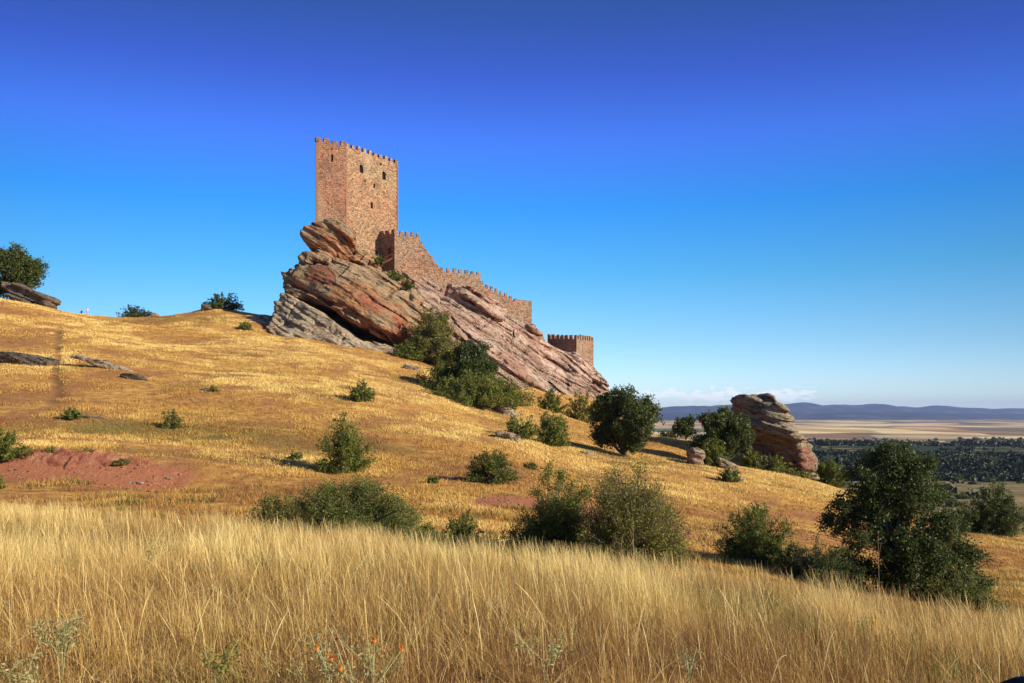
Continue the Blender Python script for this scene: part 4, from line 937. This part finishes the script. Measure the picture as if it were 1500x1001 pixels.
    bush('bush', 'wide dome-shaped bush behind the tall grass left of centre', 508, 708, 800, 178, 27, SLB, 40, LEAF_BUSH, stems=260, dense=2.3, spiky=.12)
    bush('bush', 'low scrub joined to the left side of the dome-shaped bush', 405, 728, 790, 92, 26, SLB, 41, LEAF_OLIVE, dense=1.0)
    bush('bush', 'spreading thorn bush left of the twiggy grey-stemmed bush', 814, 697, 815, 122, 28.5, SLB, 42, stems=120, dense=1.4, spiky=.5)
    bush('bush', 'large twiggy grey-stemmed bush at the middle of the gully', 924, 694, 838, 158, 26.5, SLB, 43, LEAF_OLIVE, stems=220, dense=1.3, spiky=.2)
    bush('bush', 'low dark bush left of the spreading thorn bush', 678, 754, 800, 54, 29, SLB, 44)
    bush('bush', 'low creeping scrub under the spreading thorn bush', 745, 778, 815, 96, 28, SLB, 45, LEAF_OLIVE)
    bush('bush', 'compact bush right of the twiggy bush beyond the grass', 1106, 739, 826, 92, 33, SLB, 46, dense=1.2, spiky=.4)
    bush('bush', 'dark low bush at the left foot of the large near tree', 1208, 792, 850, 92, 28.5, SLB, 47, LEAF_OAK, dense=1.0, spiky=.5)
    bush('bush', 'green thorn shrub at the right foot of the large near tree', 1412, 838, 905, 100, 27, SLB, 48, LEAF_BUSH, dense=.9, spiky=.5)
    bush('bush', 'dark spreading bush near the right edge on the valley rim', 1456, 712, 776, 84, 76, SLB, 49, LEAF_OAK, dense=1.5)
    bush('bush', 'small green bush on the crest of the overhang where the pink face begins', 597, 409, 424, 18, 173, SLB, 50, LEAF_BUSH, zb=True)
    bush('bush', 'green scrub on the rock just below the turret stair', 575, 397, 411, 34, 174, SLB, 51, LEAF_BUSH, zb=True); bush('bush', 'little scrub at the bend between the keep foot and the turret stair', 556, 374, 388, 14, 180, SLB, 52, LEAF_BUSH, zb=True)
    lob = [(-.08, -.12, .38, .12), (.10, -.12, .40, .12), (.0, -.1, .30, .12), (.14, .0, .88, .08), (-.18, 0, .62, .11), (-.02, 0, .93, .10), (-.10, .05, .86, .12), (.08, 0, .85, .10), (-.22, 0, .80, .10), (.02, -.05, .76, .14), (.16, .05, .74, .11), (-.14, 0, .70, .12), (-.33, 0, .62, .10), (.26, .1, .66, .09), (.06, 0, .62, .13),
           (-.38, .05, .50, .10), (-.20, 0, .52, .10), (.34, 0, .52, .10), (.22, -.1, .50, .11), (.42, 0, .54, .06), (.0, .1, .45, .14), (-.30, -.1, .40, .08), (.30, .05, .33, .13), (.42, 0, .30, .10), (.15, -.1, .28, .13), (-.05, -.1, .22, .13), (-.25, .1, .22, .11), (-.38, 0, .22, .09), (.36, -.1, .16, .12), (.08, 0, .10, .13), (-.14, 0, .08, .11), (.26, 0, .06, .12), (-.3, 0, .1, .1)]
    oak('oak_tree', 'large near holm oak rising above the tall grass at the right', 1318, 652, 882, 232, 29.5, seed=50, dense=.72, trunk=.16, lobes=lob, leafk=1.15)
plants()

LEAF_WOOD = mat_leaf('distant_oak_leaves_shaded', (.010, .018, .008), (.034, .048, .016), .12)  # leaf colour darkened to carry the shadow of the scarp
# far valley woodland (past counting) and countable valley trees
def far_woods():
    rng = np.random.default_rng(77); N = 9200
    D = np.concatenate([rng.uniform(600, 780, 4200), rng.uniform(780, 1500, 4000), rng.uniform(330, 640, 120), rng.uniform(1500, 2600, 880)]); u = rng.uniform(-.15, .95, N); x = u * D
    keep = (fbm(x / 90, D / 60, x * 0, 2, 5) > -.22 - .6 * ((D > 610) & (D < 780)) + (.22 + .22 * np.sin(D / 75. + x / 500)) * (D > 790)); 
    D = D[keep]; x = x[keep]; z = height(x, D); n = len(D); r = rng.uniform(2.2, 5.0, n) * np.where(D > 1200, 1.6, 1)
    K = 34; d = rng.normal(size=(n, K, 3)); d /= np.linalg.norm(d, axis=2)[:, :, None]; d[..., 2] = np.abs(d[..., 2]) * .9
    c = np.stack([x, D, z + .2], 1)[:, None] + d * r[:, None, None] * rng.uniform(.6, 1.05, (n, K, 1)); c = c.reshape(-1, 3)
    v, q = leaf_quads(c, 1, rng, .3, .8); cc = np.repeat(c, 4, 0); s = np.repeat(np.repeat(r * .55, K), 4)[:, None]; v = cc + (v - cc) * s
    o = link('far_woodland', mesh_np('far_woodland', v, q, LEAF_WOOD, False, dict(rnd=np.repeat(np.repeat(rng.uniform(0, 1, n), K), 4))))
    tag(o, 'dark band of holm oak woodland across the valley floor', 'woodland', kind='stuff')
    spots = [(1362, 718, 'leftmost dark valley bush, just right of the near tree crown'), (1388, 708, 'valley bush in the gap between the near tree and the rim bush, middle height'), (1404, 696, 'valley bush standing farthest back, left of the rim bush'), (1425, 704, 'round valley bush above and left of the dark rim bush'), (1433, 690, 'small valley bush close under the woodland band'),
             (1448, 699, 'valley bush directly above the dark rim bush'), (1466, 694, 'valley bush above the right part of the rim bush'), (1486, 688, 'large valley bush near the right edge, close to the woodland'), (1496, 701, 'valley bush cut by the right edge of the picture'), (1410, 728, 'lowest small valley bush left of the rim bush'), (1396, 742, 'tiny valley bush close behind the crest of the slope'), (1378, 733, 'tiny valley bush beside the right side of the near tree crown')]
    proto = None
    for i, (px, py, lab) in enumerate(spots):
        rr = random.Random(i); Dd = 300 + (740 - py) * 7.0; xx = (px - CX) / F * Dd
        zz = gz(xx, Dd); w = rr.uniform(5, 10)
        if proto is None or i % 4 == 0:
            c = rng.normal(size=(700, 3)); c /= np.linalg.norm(c, axis=1)[:, None]; c *= rng.uniform(.55, 1, (700, 1)) * (1 + .2 * np.sin(c[:, :1] * 7 + i)); c[:, 2] = np.abs(c[:, 2]) * .85
            v, q = leaf_quads(c, .22, rng); proto = mesh_np('valley_bush', v, q, LEAF_OAK, False, dict(rnd=np.repeat(rng.uniform(0, 1, 700), 4)))
        o = link('valley_bush', proto, None, (xx, Dd, zz)); s = w * .5 * (1 if py > 700 else 1.1); o.scale = (s, s, s * .9); o.rotation_euler.z = rr.uniform(0, 6)
        tag(o, lab, 'bush', 'bushes dotted over the valley ground')
far_woods()

# ------------------------------------------------------------------ grass
def blades(name, x, y, h, w, rng, mat, lean=.25, segs=3, tone=None, seed_head=0.0, wind=(-.10, .05)):
    n = len(x); z = height(x, y) - .03; a = rng.uniform(0, 2 * np.pi, n); ld = rng.uniform(0, 2 * np.pi, n); la = np.abs(rng.normal(size=n)) * lean
    dx = np.cos(ld) * la + wind[0]; dy = np.sin(ld) * la + wind[1]; wx = np.cos(a) * w / 2; wy = np.sin(a) * w / 2
    lv = []
    for k in range(segs + 1):
        t = k / segs; cx = x + dx * h * t ** 1.7; cy = y + dy * h * t ** 1.7; cz = z + h * t * (1 - .18 * la * t)
        ww = (1 - t * .85)
        if seed_head: ww = np.where(rng.uniform(size=n) < 2, 1 - t * .6, 1) if k < segs - 1 else (1.0 if k == segs - 1 else .1) * np.ones(n)
        lv += [np.stack([cx - wx * ww, cy - wy * ww, cz], 1), np.stack([cx + wx * ww, cy + wy * ww, cz], 1)]
    m = 2 * (segs + 1); V = np.stack(lv, 1).reshape(-1, 3); b = np.arange(n)[:, None] * m; Q = []
    for k in range(segs): Q.append(b + np.array([[2 * k, 2 * k + 1, 2 * k + 3, 2 * k + 2]]))
    Q = np.concatenate(Q); tone = rng.uniform(0, 1, n) if tone is None else tone
    return mesh_np(name, V, Q, mat, False, dict(rnd=np.repeat(np.clip(tone, 0, 1), m)))
def build_grass():
    rng = np.random.default_rng(5)
    # tall foreground meadow
    n = 820000; D = 3.6 + (1 - np.sqrt(rng.uniform(0, 1, n))) * 0 + rng.uniform(0, 1, n) ** .8 * 26; u = rng.uniform(-.78, .78, n); x = u * (D + 1.0); y = D
    edge = 21.2 + 3.6 * fbm(x / 2.6, y / 6, x * 0, 4, 91) - 4.5 * sstep(-2, 8, x) + 1.5 * sstep(-4, -9, x)
    cl = fbm(x / .55, y / .55, x * 0, 2, 92); pa = fbm(x / 3.2, y / 3.2, x * 0, 3, 93)
    keep = (y < edge + np.abs(rng.normal(size=n)) * 2.6 * (.6 + .9 * pa) - .5) & (rng.uniform(size=n) < (.36 + 1.25 * cl + .75 * pa) * (.38 + .62 * sstep(5.5, 12, y)))
    x, y, cl, pa = x[keep], y[keep], cl[keep], pa[keep]; n = len(x)
    fade = 1 - .55 * sstep(edge[keep] - 1, edge[keep] + 4, y)
    bare = np.exp(-((x + 2.9) / 1.3) ** 2 - ((y - 8.2) / 1.3) ** 2) + np.exp(-((x + 2.6) / 1.9) ** 2 - ((y - 5.2) / 1.0) ** 2) + .9 * sstep(.05, .38, fbm(x / 1.2, y / 2.0, x * 0, 3, 98)) * sstep(19, 12, y)
    h = (.42 + .32 * cl + .14 * pa + .09 * rng.normal(size=n)) * (1 - .72 * np.clip(bare, 0, 1)) * (.50 + .50 * sstep(4, 11, y)) * fade; h = np.clip(h * rng.uniform(.6, 1.35, n), .08, .85)
    tone = .56 + .27 * rng.normal(size=n) + .95 * pa - .5 * bare + .15 * cl - .20 * sstep(3.0, 9.5, x) - .42 * (1 - sstep(5.5, 12, y))
    o = link('tall_grass', blades('tall_grass', x, y, h, (.0022 + .00032 * y) * rng.uniform(.6, 1.5, n), rng, GRASS_TALL, .34, 3, tone)); tag(o, 'tall dry straw coloured meadow grass filling the foreground', 'grass', kind='stuff')
    # bent and fallen stems lying through the meadow
    n = 42000; D = 4 + rng.uniform(0, 1, n) ** .8 * 17; x = rng.uniform(-.75, .75, n) * D; k = D < 19 - 4 * sstep(-2, 8, x); x, D = x[k], D[k]; n = len(x)
    o = link('bent_stems', blades('bent_stems', x, D, rng.uniform(.25, .55, n) * (.6 + .4 * sstep(5, 11, D)), (.003 + .0003 * D), rng, GRASS_TALL, 1.0, 4, rng.uniform(.2, 1.0, n))); tag(o, 'bent and fallen straw stems crossing the meadow', 'grass', kind='stuff')
    # low matted thatch between the stalks
    n = 230000; D = 2.6 + rng.uniform(0, 1, n) ** .8 * 26; x = rng.uniform(-.8, .8, n) * (D + 1); h = rng.uniform(.08, .28, n)
    o = link('grass_thatch', blades('grass_thatch', x, D, h, (.0025 + .0003 * D), rng, GRASS_TALL, .9, 2, rng.uniform(0, .42, n))); tag(o, 'matted brown dead grass between the tall stalks', 'grass', kind='stuff')
    n = 26000; D = 4 + rng.uniform(0, 1, n) ** .8 * 18; x = rng.uniform(-.7, .7, n) * (D + 1); g = fbm(x / 1.6, D / 1.6, x * 0, 3, 99); k = (g > .19) & (D < 19 - 4 * sstep(-2, 8, x)); x, D = x[k], D[k]
    o = link('green_weeds', blades('green_weeds', x, D, rng.uniform(.22, .55, len(x)) * (.6 + .4 * sstep(5, 11, D)), .009 + .0006 * D, rng, LEAF_OLIVE, .8, 2, rng.uniform(.3, 1, len(x)))); tag(o, 'patches of small green weeds among the dry grass', 'weeds', kind='stuff')
    n = 260000; D = 30 + rng.uniform(0, 1, n) * 140; x = rng.uniform(-.62, .6, n) * D; g = fbm(x / 7, D / 7, x * 0, 4, 130) + .55 * np.clip(gattr(GREEN, x, D), 0, 1.2) - .15 * sstep(90, 140, D)
    k = (g > .26 + .08 * rng.normal(size=n)) & (height(x, D) > -11) & (gattr(RED, x, D) < .7); x, D = x[k], D[k]; n = len(x)
    o = link('olive_grass', blades('olive_grass', x, D, rng.uniform(.05, .22, n), .014 + .0009 * D, rng, LEAF_OLIVE, .7, 1, rng.uniform(.45, 1, n))); tag(o, 'olive brown patches of still green grass on the slope', 'grass', kind='stuff')
    # rough brown and olive growth between the meadow and the slope
    n = 170000; D = 21 + rng.uniform(0, 1, n) ** .9 * 26; x = rng.uniform(-.66, .66, n) * D; g = fbm(x / 2.4, D / 1.6, x * 0, 3, 120); g2 = fbm(x / 1.1, D / 1.1, x * 0, 2, 121)
    k = (rng.uniform(size=n) < .42 + 1.5 * g - .35 * sstep(30, 46, D)) & (gattr(RED, x, D) < .75 + .5 * rng.uniform(size=n)); x, D, g, g2 = x[k], D[k], g[k], g2[k]; n = len(x)
    o = link('rough_grass', blades('rough_grass', x, D, np.clip(.20 + .22 * g2 + .12 * g, .05, .55), .010 + .0006 * D, rng, GRASS_HILL, .5, 2, .22 + .35 * g2 + .16 * rng.normal(size=n))); tag(o, 'rough brown grass along the gully behind the meadow', 'grass', kind='stuff')
    k = g2 > .16; o = link('olive_scrub', blades('olive_scrub', x[k] + .3, D[k], np.clip(.10 + .30 * g2[k], .05, .4), .03 + .0010 * D[k], rng, LEAF_OLIVE, .9, 1, rng.uniform(0, 1, int(k.sum())))); tag(o, 'patches of low olive green weeds along the gully', 'weeds', kind='stuff')
    # seed stalks
    n = 4200; D = 5 + rng.uniform(0, 1, n) ** .7 * 19; x = rng.uniform(-.75, .75, n) * D; ok = D < 20.5 - 4.0 * sstep(-2, 9, x); x, D = x[ok], D[ok]; n = len(x)
    o = link('seed_stalks', blades('seed_stalks', x, D, rng.uniform(.5, .88, n) * (.6 + .4 * sstep(5, 11, D)), .003 + .0003 * D, rng, GRASS_TALL, .28, 5, rng.uniform(.6, 1.0, n), 1.0)); tag(o, 'taller pale seed stalks standing above the meadow', 'grass', kind='stuff')
    # short tufts over the whole hillside
    n = 1300000; D = 24 + rng.uniform(0, 1, n) ** 1.15 * 165; u = rng.uniform(-.66, .66, n); x = u * D
    zc = height(x, D); pa = fbm(x / 2.2, D / 2.2, x * 0, 3, 95); big = fbm(x / 14, D / 14, x * 0, 3, 96)
    rd = gattr(RED, x, D); pm = gattr(PATHM, x, D); gr = gattr(GREEN, x, D)
    keep = (zc > -11.5) & (rng.uniform(size=n) < .60 + .8 * pa + .9 * big) & (rd + .35 * rng.normal(size=n) < .62) & (pm < .28)
    x, D, pa, big, gr = x[keep], D[keep], pa[keep], big[keep], gr[keep]; n = len(x)
    h = np.clip(.13 + .18 * pa + .05 * rng.normal(size=n), .03, .45); tone = .40 + .45 * pa + 1.25 * big + .28 * sstep(45, 120, D) + .13 * rng.normal(size=n) - .25 * np.clip(gr, 0, 1)
    o = link('hill_grass', blades('hill_grass', x, D, h, .008 + .00075 * D, rng, GRASS_HILL, .55, 2, tone)); tag(o, 'short golden dry grass covering the hillside', 'grass', kind='stuff')
build_grass()

# ------------------------------------------------------------------ foreground plants
def flower_mat(name, c): return mat_flat(name, c, .6)
ORANGE = flower_mat('orange_thistle_flower', (.60, .19, .03)); YELLOW = flower_mat('yellow_flower', (.75, .50, .03)); STRAW = flower_mat('dry_straw_stem', (.46, .33, .16)); PALEG = flower_mat('pale_green_stem', (.30, .32, .14))
def thistle(px, py, h, label, seed, head=ORANGE, nh=1, leaves=90, spread=.12, leafmat=None, lsize=.035, group='flowering thistles'):
    x, D, z = ground(px, py, 2.0, 30); rng = np.random.default_rng(seed); root = empty('thistle', (x, D, z), label, 'plant', group)
    paths = []; rad = []; tips = []
    for i in range(max(nh, 3)):
        e = np.array((rng.normal() * spread, rng.normal() * spread, h * rng.uniform(.75, 1.05))); m = np.array((e[0] * .2, e[1] * .2, e[2] * .55)); paths.append(np.array([(0, 0, -.02), m, e])); rad.append(np.array([.0035, .003, .002])); tips.append((m, e))
    v, q = tubes(paths, rad, 5); link('stem', mesh_np('stem', v, q, PALEG, True), root)
    k = rng.integers(0, len(tips), leaves); t = rng.uniform(.15, .95, leaves)[:, None]; M = np.array([a for a, b in tips]); E = np.array([b for a, b in tips])
    c = M[k] * (1 - t) + E[k] * t + rng.normal(size=(leaves, 3)) * lsize * .9; v, q = leaf_quads(c, lsize * .75, rng, .2, .35); link('leaves', mesh_np('leaves', v, q, leafmat or LEAF_PALE, False, dict(rnd=np.repeat(rng.uniform(0, 1, leaves), 4))), root)
    for i in range(nh):
        bm = bmesh.new(); bmesh.ops.create_icosphere(bm, subdivisions=2, radius=.011); 
        for vv in bm.verts: vv.co *= 1 + .18 * math.sin(vv.co.x * 900 + vv.co.y * 700); vv.co.z *= 1.1
        for j in range(26):                         # a brush of florets on top
            a = j * 2.4; r = .009 * math.sqrt(j / 26); d = Vector((math.cos(a) * r, math.sin(a) * r, .012)); t2 = d * 1.0 + Vector((math.cos(a) * r * .9, math.sin(a) * r * .9, .022)); s = Vector((-math.sin(a), math.cos(a), 0)) * .0022
            bm.faces.new([bm.verts.new(d - s), bm.verts.new(d + s), bm.verts.new(t2)])
        me = bpy.data.meshes.new('flower_head'); bm.to_mesh(me); bm.free(); me.materials.append(head); link('flower_head', me, root, tuple(tips[i][1]))
thistle(478, 1010, .34, 'orange thistle head standing highest at the bottom of the meadow', 1)
thistle(545, 1012, .30, 'orange thistle right of the leaning white straws', 2)
thistle(450, 1030, .28, 'orange thistle low at the bottom left of its cluster', 3)
thistle(486, 1035, .30, 'orange thistle among dark stems under the highest one', 4)
thistle(520, 1035, .33, 'red orange thistle over pale green leaves at bottom', 5, leaves=160)
thistle(546, 1045, .32, 'orange thistle at the very bottom edge right of the cluster', 6)
thistle(90, 1010, .42, 'bushy pale green thistle plant at bottom left', 7, YELLOW, 0, 420, .14, None, .04, 'pale green weeds in the meadow')
thistle(60, 1030, .30, 'lower pale green thistle plant near the bottom left corner', 8, YELLOW, 0, 260, .12, None, .04, 'pale green weeds in the meadow')
thistle(318, 1020, .28, 'dark green weed in dry grass left of the orange thistles', 9, YELLOW, 0, 260, .12, LEAF_BUSH, .035, 'pale green weeds in the meadow')
thistle(800, 1005, .30, 'pale green weed at the bottom centre of the meadow', 10, YELLOW, 0, 200, .14, LEAF_PALE, .035, 'pale green weeds in the meadow')
thistle(1268, 965, .40, 'thin green weed in the right part of the meadow', 11, YELLOW, 0, 130, .10, LEAF_OLIVE, .03, 'pale green weeds in the meadow')
thistle(1010, 1010, .26, 'yellowish weed at the bottom right of centre', 12, YELLOW, 0, 180, .12, LEAF_PALE, .03, 'pale green weeds in the meadow')
thistle(215, 850, .50, 'green weed standing in the upper left meadow', 13, YELLOW, 0, 130, .14, LEAF_OLIVE, .04, 'pale green weeds in the meadow')
thistle(830, 830, .62, 'leafy green weed before the twiggy bush', 14, YELLOW, 0, 220, .2, LEAF_OLIVE, .05, 'pale green weeds in the meadow')
def straw(pxa, pya, Da, pxb, pyb, Db, label, r=.004, branches=0):
    a = P(pxa, pya, Da); b = P(pxb, pyb, Db); rng = np.random.default_rng(int(abs(pxa)));  t = np.linspace(0, 1, 7)[:, None]; p = a + (b - a) * t + (0, 0, .05) * np.sin(t * math.pi) - a
    paths = [p]; rad = [np.linspace(1.2, .6, 7) * r]
    for i in range(branches):
        k = rng.uniform(.5, .98); q = (b - a) * k; e = q + rng.normal(size=3) * .10 + (0, 0, .12); paths.append(np.array([q, (q + e) / 2 + (0, 0, -.01), e])); rad.append(np.array([.6, .5, .35]) * r)
    v, q = tubes(paths, rad, 5); o = link('dry_stalk', mesh_np('dry_stalk', v, q, STRAW, True), None, tuple(a)); tag(o, label, 'stalk', 'dry stalks in the meadow')
straw(512, 1008, 4.6, 470, 900, 5.0, 'white straw leaning left over the orange thistles'); straw(520, 1008, 4.7, 480, 905, 5.1, 'second white straw close beside the one leaning over the thistles')
straw(-5, 958, 6.0, 120, 905, 6.2, 'long pale straw lying slantwise at the far left')
straw(238, 895, 7.6, 320, 862, 7.8, 'bent pale stem arching over the bare patch', branches=5)
straw(1288, 872, 15.0, 1286, 786, 15.0, 'tall dry branched stalk before the large near tree', .004, 9)
straw(1205, 985, 6.0, 1222, 925, 6.2, 'pale thick straw upright in the right meadow'); straw(1130, 998, 5.4, 1152, 960, 5.5, 'short pale straw slanting right at the bottom')
straw(930, 860, 14, 927, 770, 14, 'tall bare grey stem before the twiggy bush', .004, 6); straw(905, 860, 14, 912, 785, 14, 'thin bare stem left of the tall grey one', .0035, 4)

# ------------------------------------------------------------------ people on the saddle
def build_person(px, py_foot, D, hgt, label, shirt, trouser, face=0.0):
    x = (px - CX) / F * D; z = ZC - (py_foot - HOR) / F * D; z = gz(x, D)
    s = hgt / 1.75
    j = dict(pel=(0, 0, .95), spi=(0, 0, 1.15), che=(0, 0, 1.38), nek=(0, 0, 1.50), hd=(0, .01, 1.60), top=(0, .01, 1.70), lk=(-.10, -.03, .50), lf=(-.11, .02, .08), lt=(-.12, -.14, .03), rk=(.10, -.06, .50), rf=(.12, -.04, .08), rt=(.13, -.20, .03),
             ls=(-.19, 0, 1.42), le=(-.25, .03, 1.15), lw=(-.22, -.12, .95), rs=(.19, 0, 1.42), re=(.26, .02, 1.15), rw=(.22, -.14, .98), lh=(-.10, 0, .90), rh=(.10, 0, .90))
    E = [('pel', 'spi'), ('spi', 'che'), ('che', 'nek'), ('nek', 'hd'), ('hd', 'top'), ('pel', 'lh'), ('lh', 'lk'), ('lk', 'lf'), ('lf', 'lt'), ('pel', 'rh'), ('rh', 'rk'), ('rk', 'rf'), ('rf', 'rt'), ('che', 'ls'), ('ls', 'le'), ('le', 'lw'), ('che', 'rs'), ('rs', 're'), ('re', 'rw')]
    rad = dict(pel=.15, spi=.13, che=.16, nek=.06, hd=.10, top=.08, lk=.06, lf=.045, lt=.035, rk=.06, rf=.045, rt=.035, ls=.065, le=.045, lw=.032, rs=.065, re=.045, rw=.032, lh=.10, rh=.10)
    ks = list(j); V = [np.array(j[k]) * s for k in ks]; Eg = [(ks.index(a), ks.index(b)) for a, b in E]; rr = [rad[k] * s for k in ks]
    for side, wk in ((-1, 'lw'), (1, 'rw')):         # palm, four fingers, thumb
        w = np.array(j[wk]) * s; pi = ks.index(wk); V.append(w + np.array((0, -.02, -.07)) * s); rr.append(.03 * s); Eg.append((pi, len(V) - 1)); pm = len(V) - 1
        for f in range(5):
            d = np.array(((f - 1.5) * .016, -.02, -.07 + .01 * abs(f - 1.5))) if f < 4 else np.array((-side * .035, -.03, -.02)); V.append(V[pm] + d * s); rr.append(.009 * s); Eg.append((pm, len(V) - 1))
    me = bpy.data.meshes.new('body'); me.from_pydata([tuple(v) for v in V], Eg, []); ob = link('body', me); bpy.context.view_layer.objects.active = ob
    md = ob.modifiers.new('s', 'SKIN'); sv = me.skin_vertices[0].data
    for i, r in enumerate(rr): sv[i].radius = (r, r)
    sv[0].use_root = True
    sb = ob.modifiers.new('u', 'SUBSURF'); sb.levels = 1; sb.render_levels = 1
    dg = bpy.context.evaluated_depsgraph_get(); nm = bpy.data.meshes.new_from_object(ob.evaluated_get(dg)); bpy.data.objects.remove(ob)
    mats = [mat_flat('skin', (.5, .3, .2)), mat_flat('shirt_cloth', shirt), mat_flat('trouser_cloth', trouser), mat_flat('hair', (.05, .03, .02))]
    nm.materials.clear()
    for m in mats: nm.materials.append(m)
    for p in nm.polygons:
        c = p.center / s; ax = abs(c.x); p.use_smooth = True
        p.material_index = 3 if (c.z > 1.60 and c.y > -.03) or c.z > 1.68 else (0 if c.z > 1.49 or (ax > .17 and c.z < 1.12 and c.z > .7) else (1 if c.z > .95 else 2))
    o = link('person', nm, None, (x, D, z)); o.rotation_euler.z = face; tag(o, label, 'person'); return o
build_person(128, 462, 168, 1.68, 'person in a pink and white top standing on the saddle skyline', (.75, .45, .42), (.45, .40, .42), .4)
build_person(119.5, 462, 175, 1.6, 'person in dark clothes partly hidden behind the skyline on the left', (.03, .035, .06), (.03, .03, .04), -.3)

# dark blue smooth corner at the lower right edge
def blue_corner():
    t = NT('dark_blue_paint'); m = t.finish((.010, .022, .05), .3, None, .5)
    a = P(1452, 1004, 2.2); b = P(1520, 978, 2.2); bm = bmesh.new()
    c = (a + b) / 2; me = bpy.data.meshes.new('blue_panel')
    pts = [P(1452, 1012, 2.3), P(1462, 1001, 2.25), P(1482, 993, 2.2), P(1512, 986.5, 2.2), P(1560, 984, 2.2), P(1600, 990, 2.2), P(1620, 1040, 2.2), P(1620, 1120, 2.2), P(1452, 1120, 2.3)]
    f = [bm.verts.new(p - c) for p in pts]; g = [bm.verts.new(p - c + np.array((0.03, .12, -.055))) for p in pts]; n = len(f)
    bm.faces.new(f); bm.faces.new(g[::-1])
    for i in range(n): bm.faces.new([f[i], g[i], g[(i + 1) % n], f[(i + 1) % n]])
    bmesh.ops.recalc_face_normals(bm, faces=bm.faces); bmesh.ops.bevel(bm, geom=bm.edges[:], offset=.006, segments=2, affect='EDGES'); bm.to_mesh(me); bm.free(); me.materials.append(m)
    for p in me.polygons: p.use_smooth = True
    o = link('blue_panel', me, None, tuple(c)); tag(o, 'smooth dark blue rounded panel edge at the bottom right corner', 'panel')
blue_corner()

# ------------------------------------------------------------------ air
def build_haze():
    me = bpy.data.meshes.new('haze'); bm = bmesh.new(); bmesh.ops.create_cube(bm, size=1)
    for v in bm.verts: v.co = Vector((v.co.x * 62000, v.co.y * 26000 + 12000, -130 + (v.co.z + .5) * 460))
    bm.to_mesh(me); bm.free(); m = bpy.data.materials.new('thin_air'); m.use_nodes = True; nt = m.node_tree
    for n in list(nt.nodes): nt.nodes.remove(n)
    o = nt.nodes.new('ShaderNodeOutputMaterial'); v = nt.nodes.new('ShaderNodeVolumePrincipled'); v.inputs['Color'].default_value = (.40, .56, 1, 1); v.inputs['Density'].default_value = HAZE; v.inputs['Anisotropy'].default_value = .2
    nt.links.new(v.outputs[0], o.inputs[1]); me.materials.append(m); tag(link('haze', me), 'thin blue air fading the far plain and hills', 'haze', kind='stuff')
HAZE = 3.2e-5
build_haze()
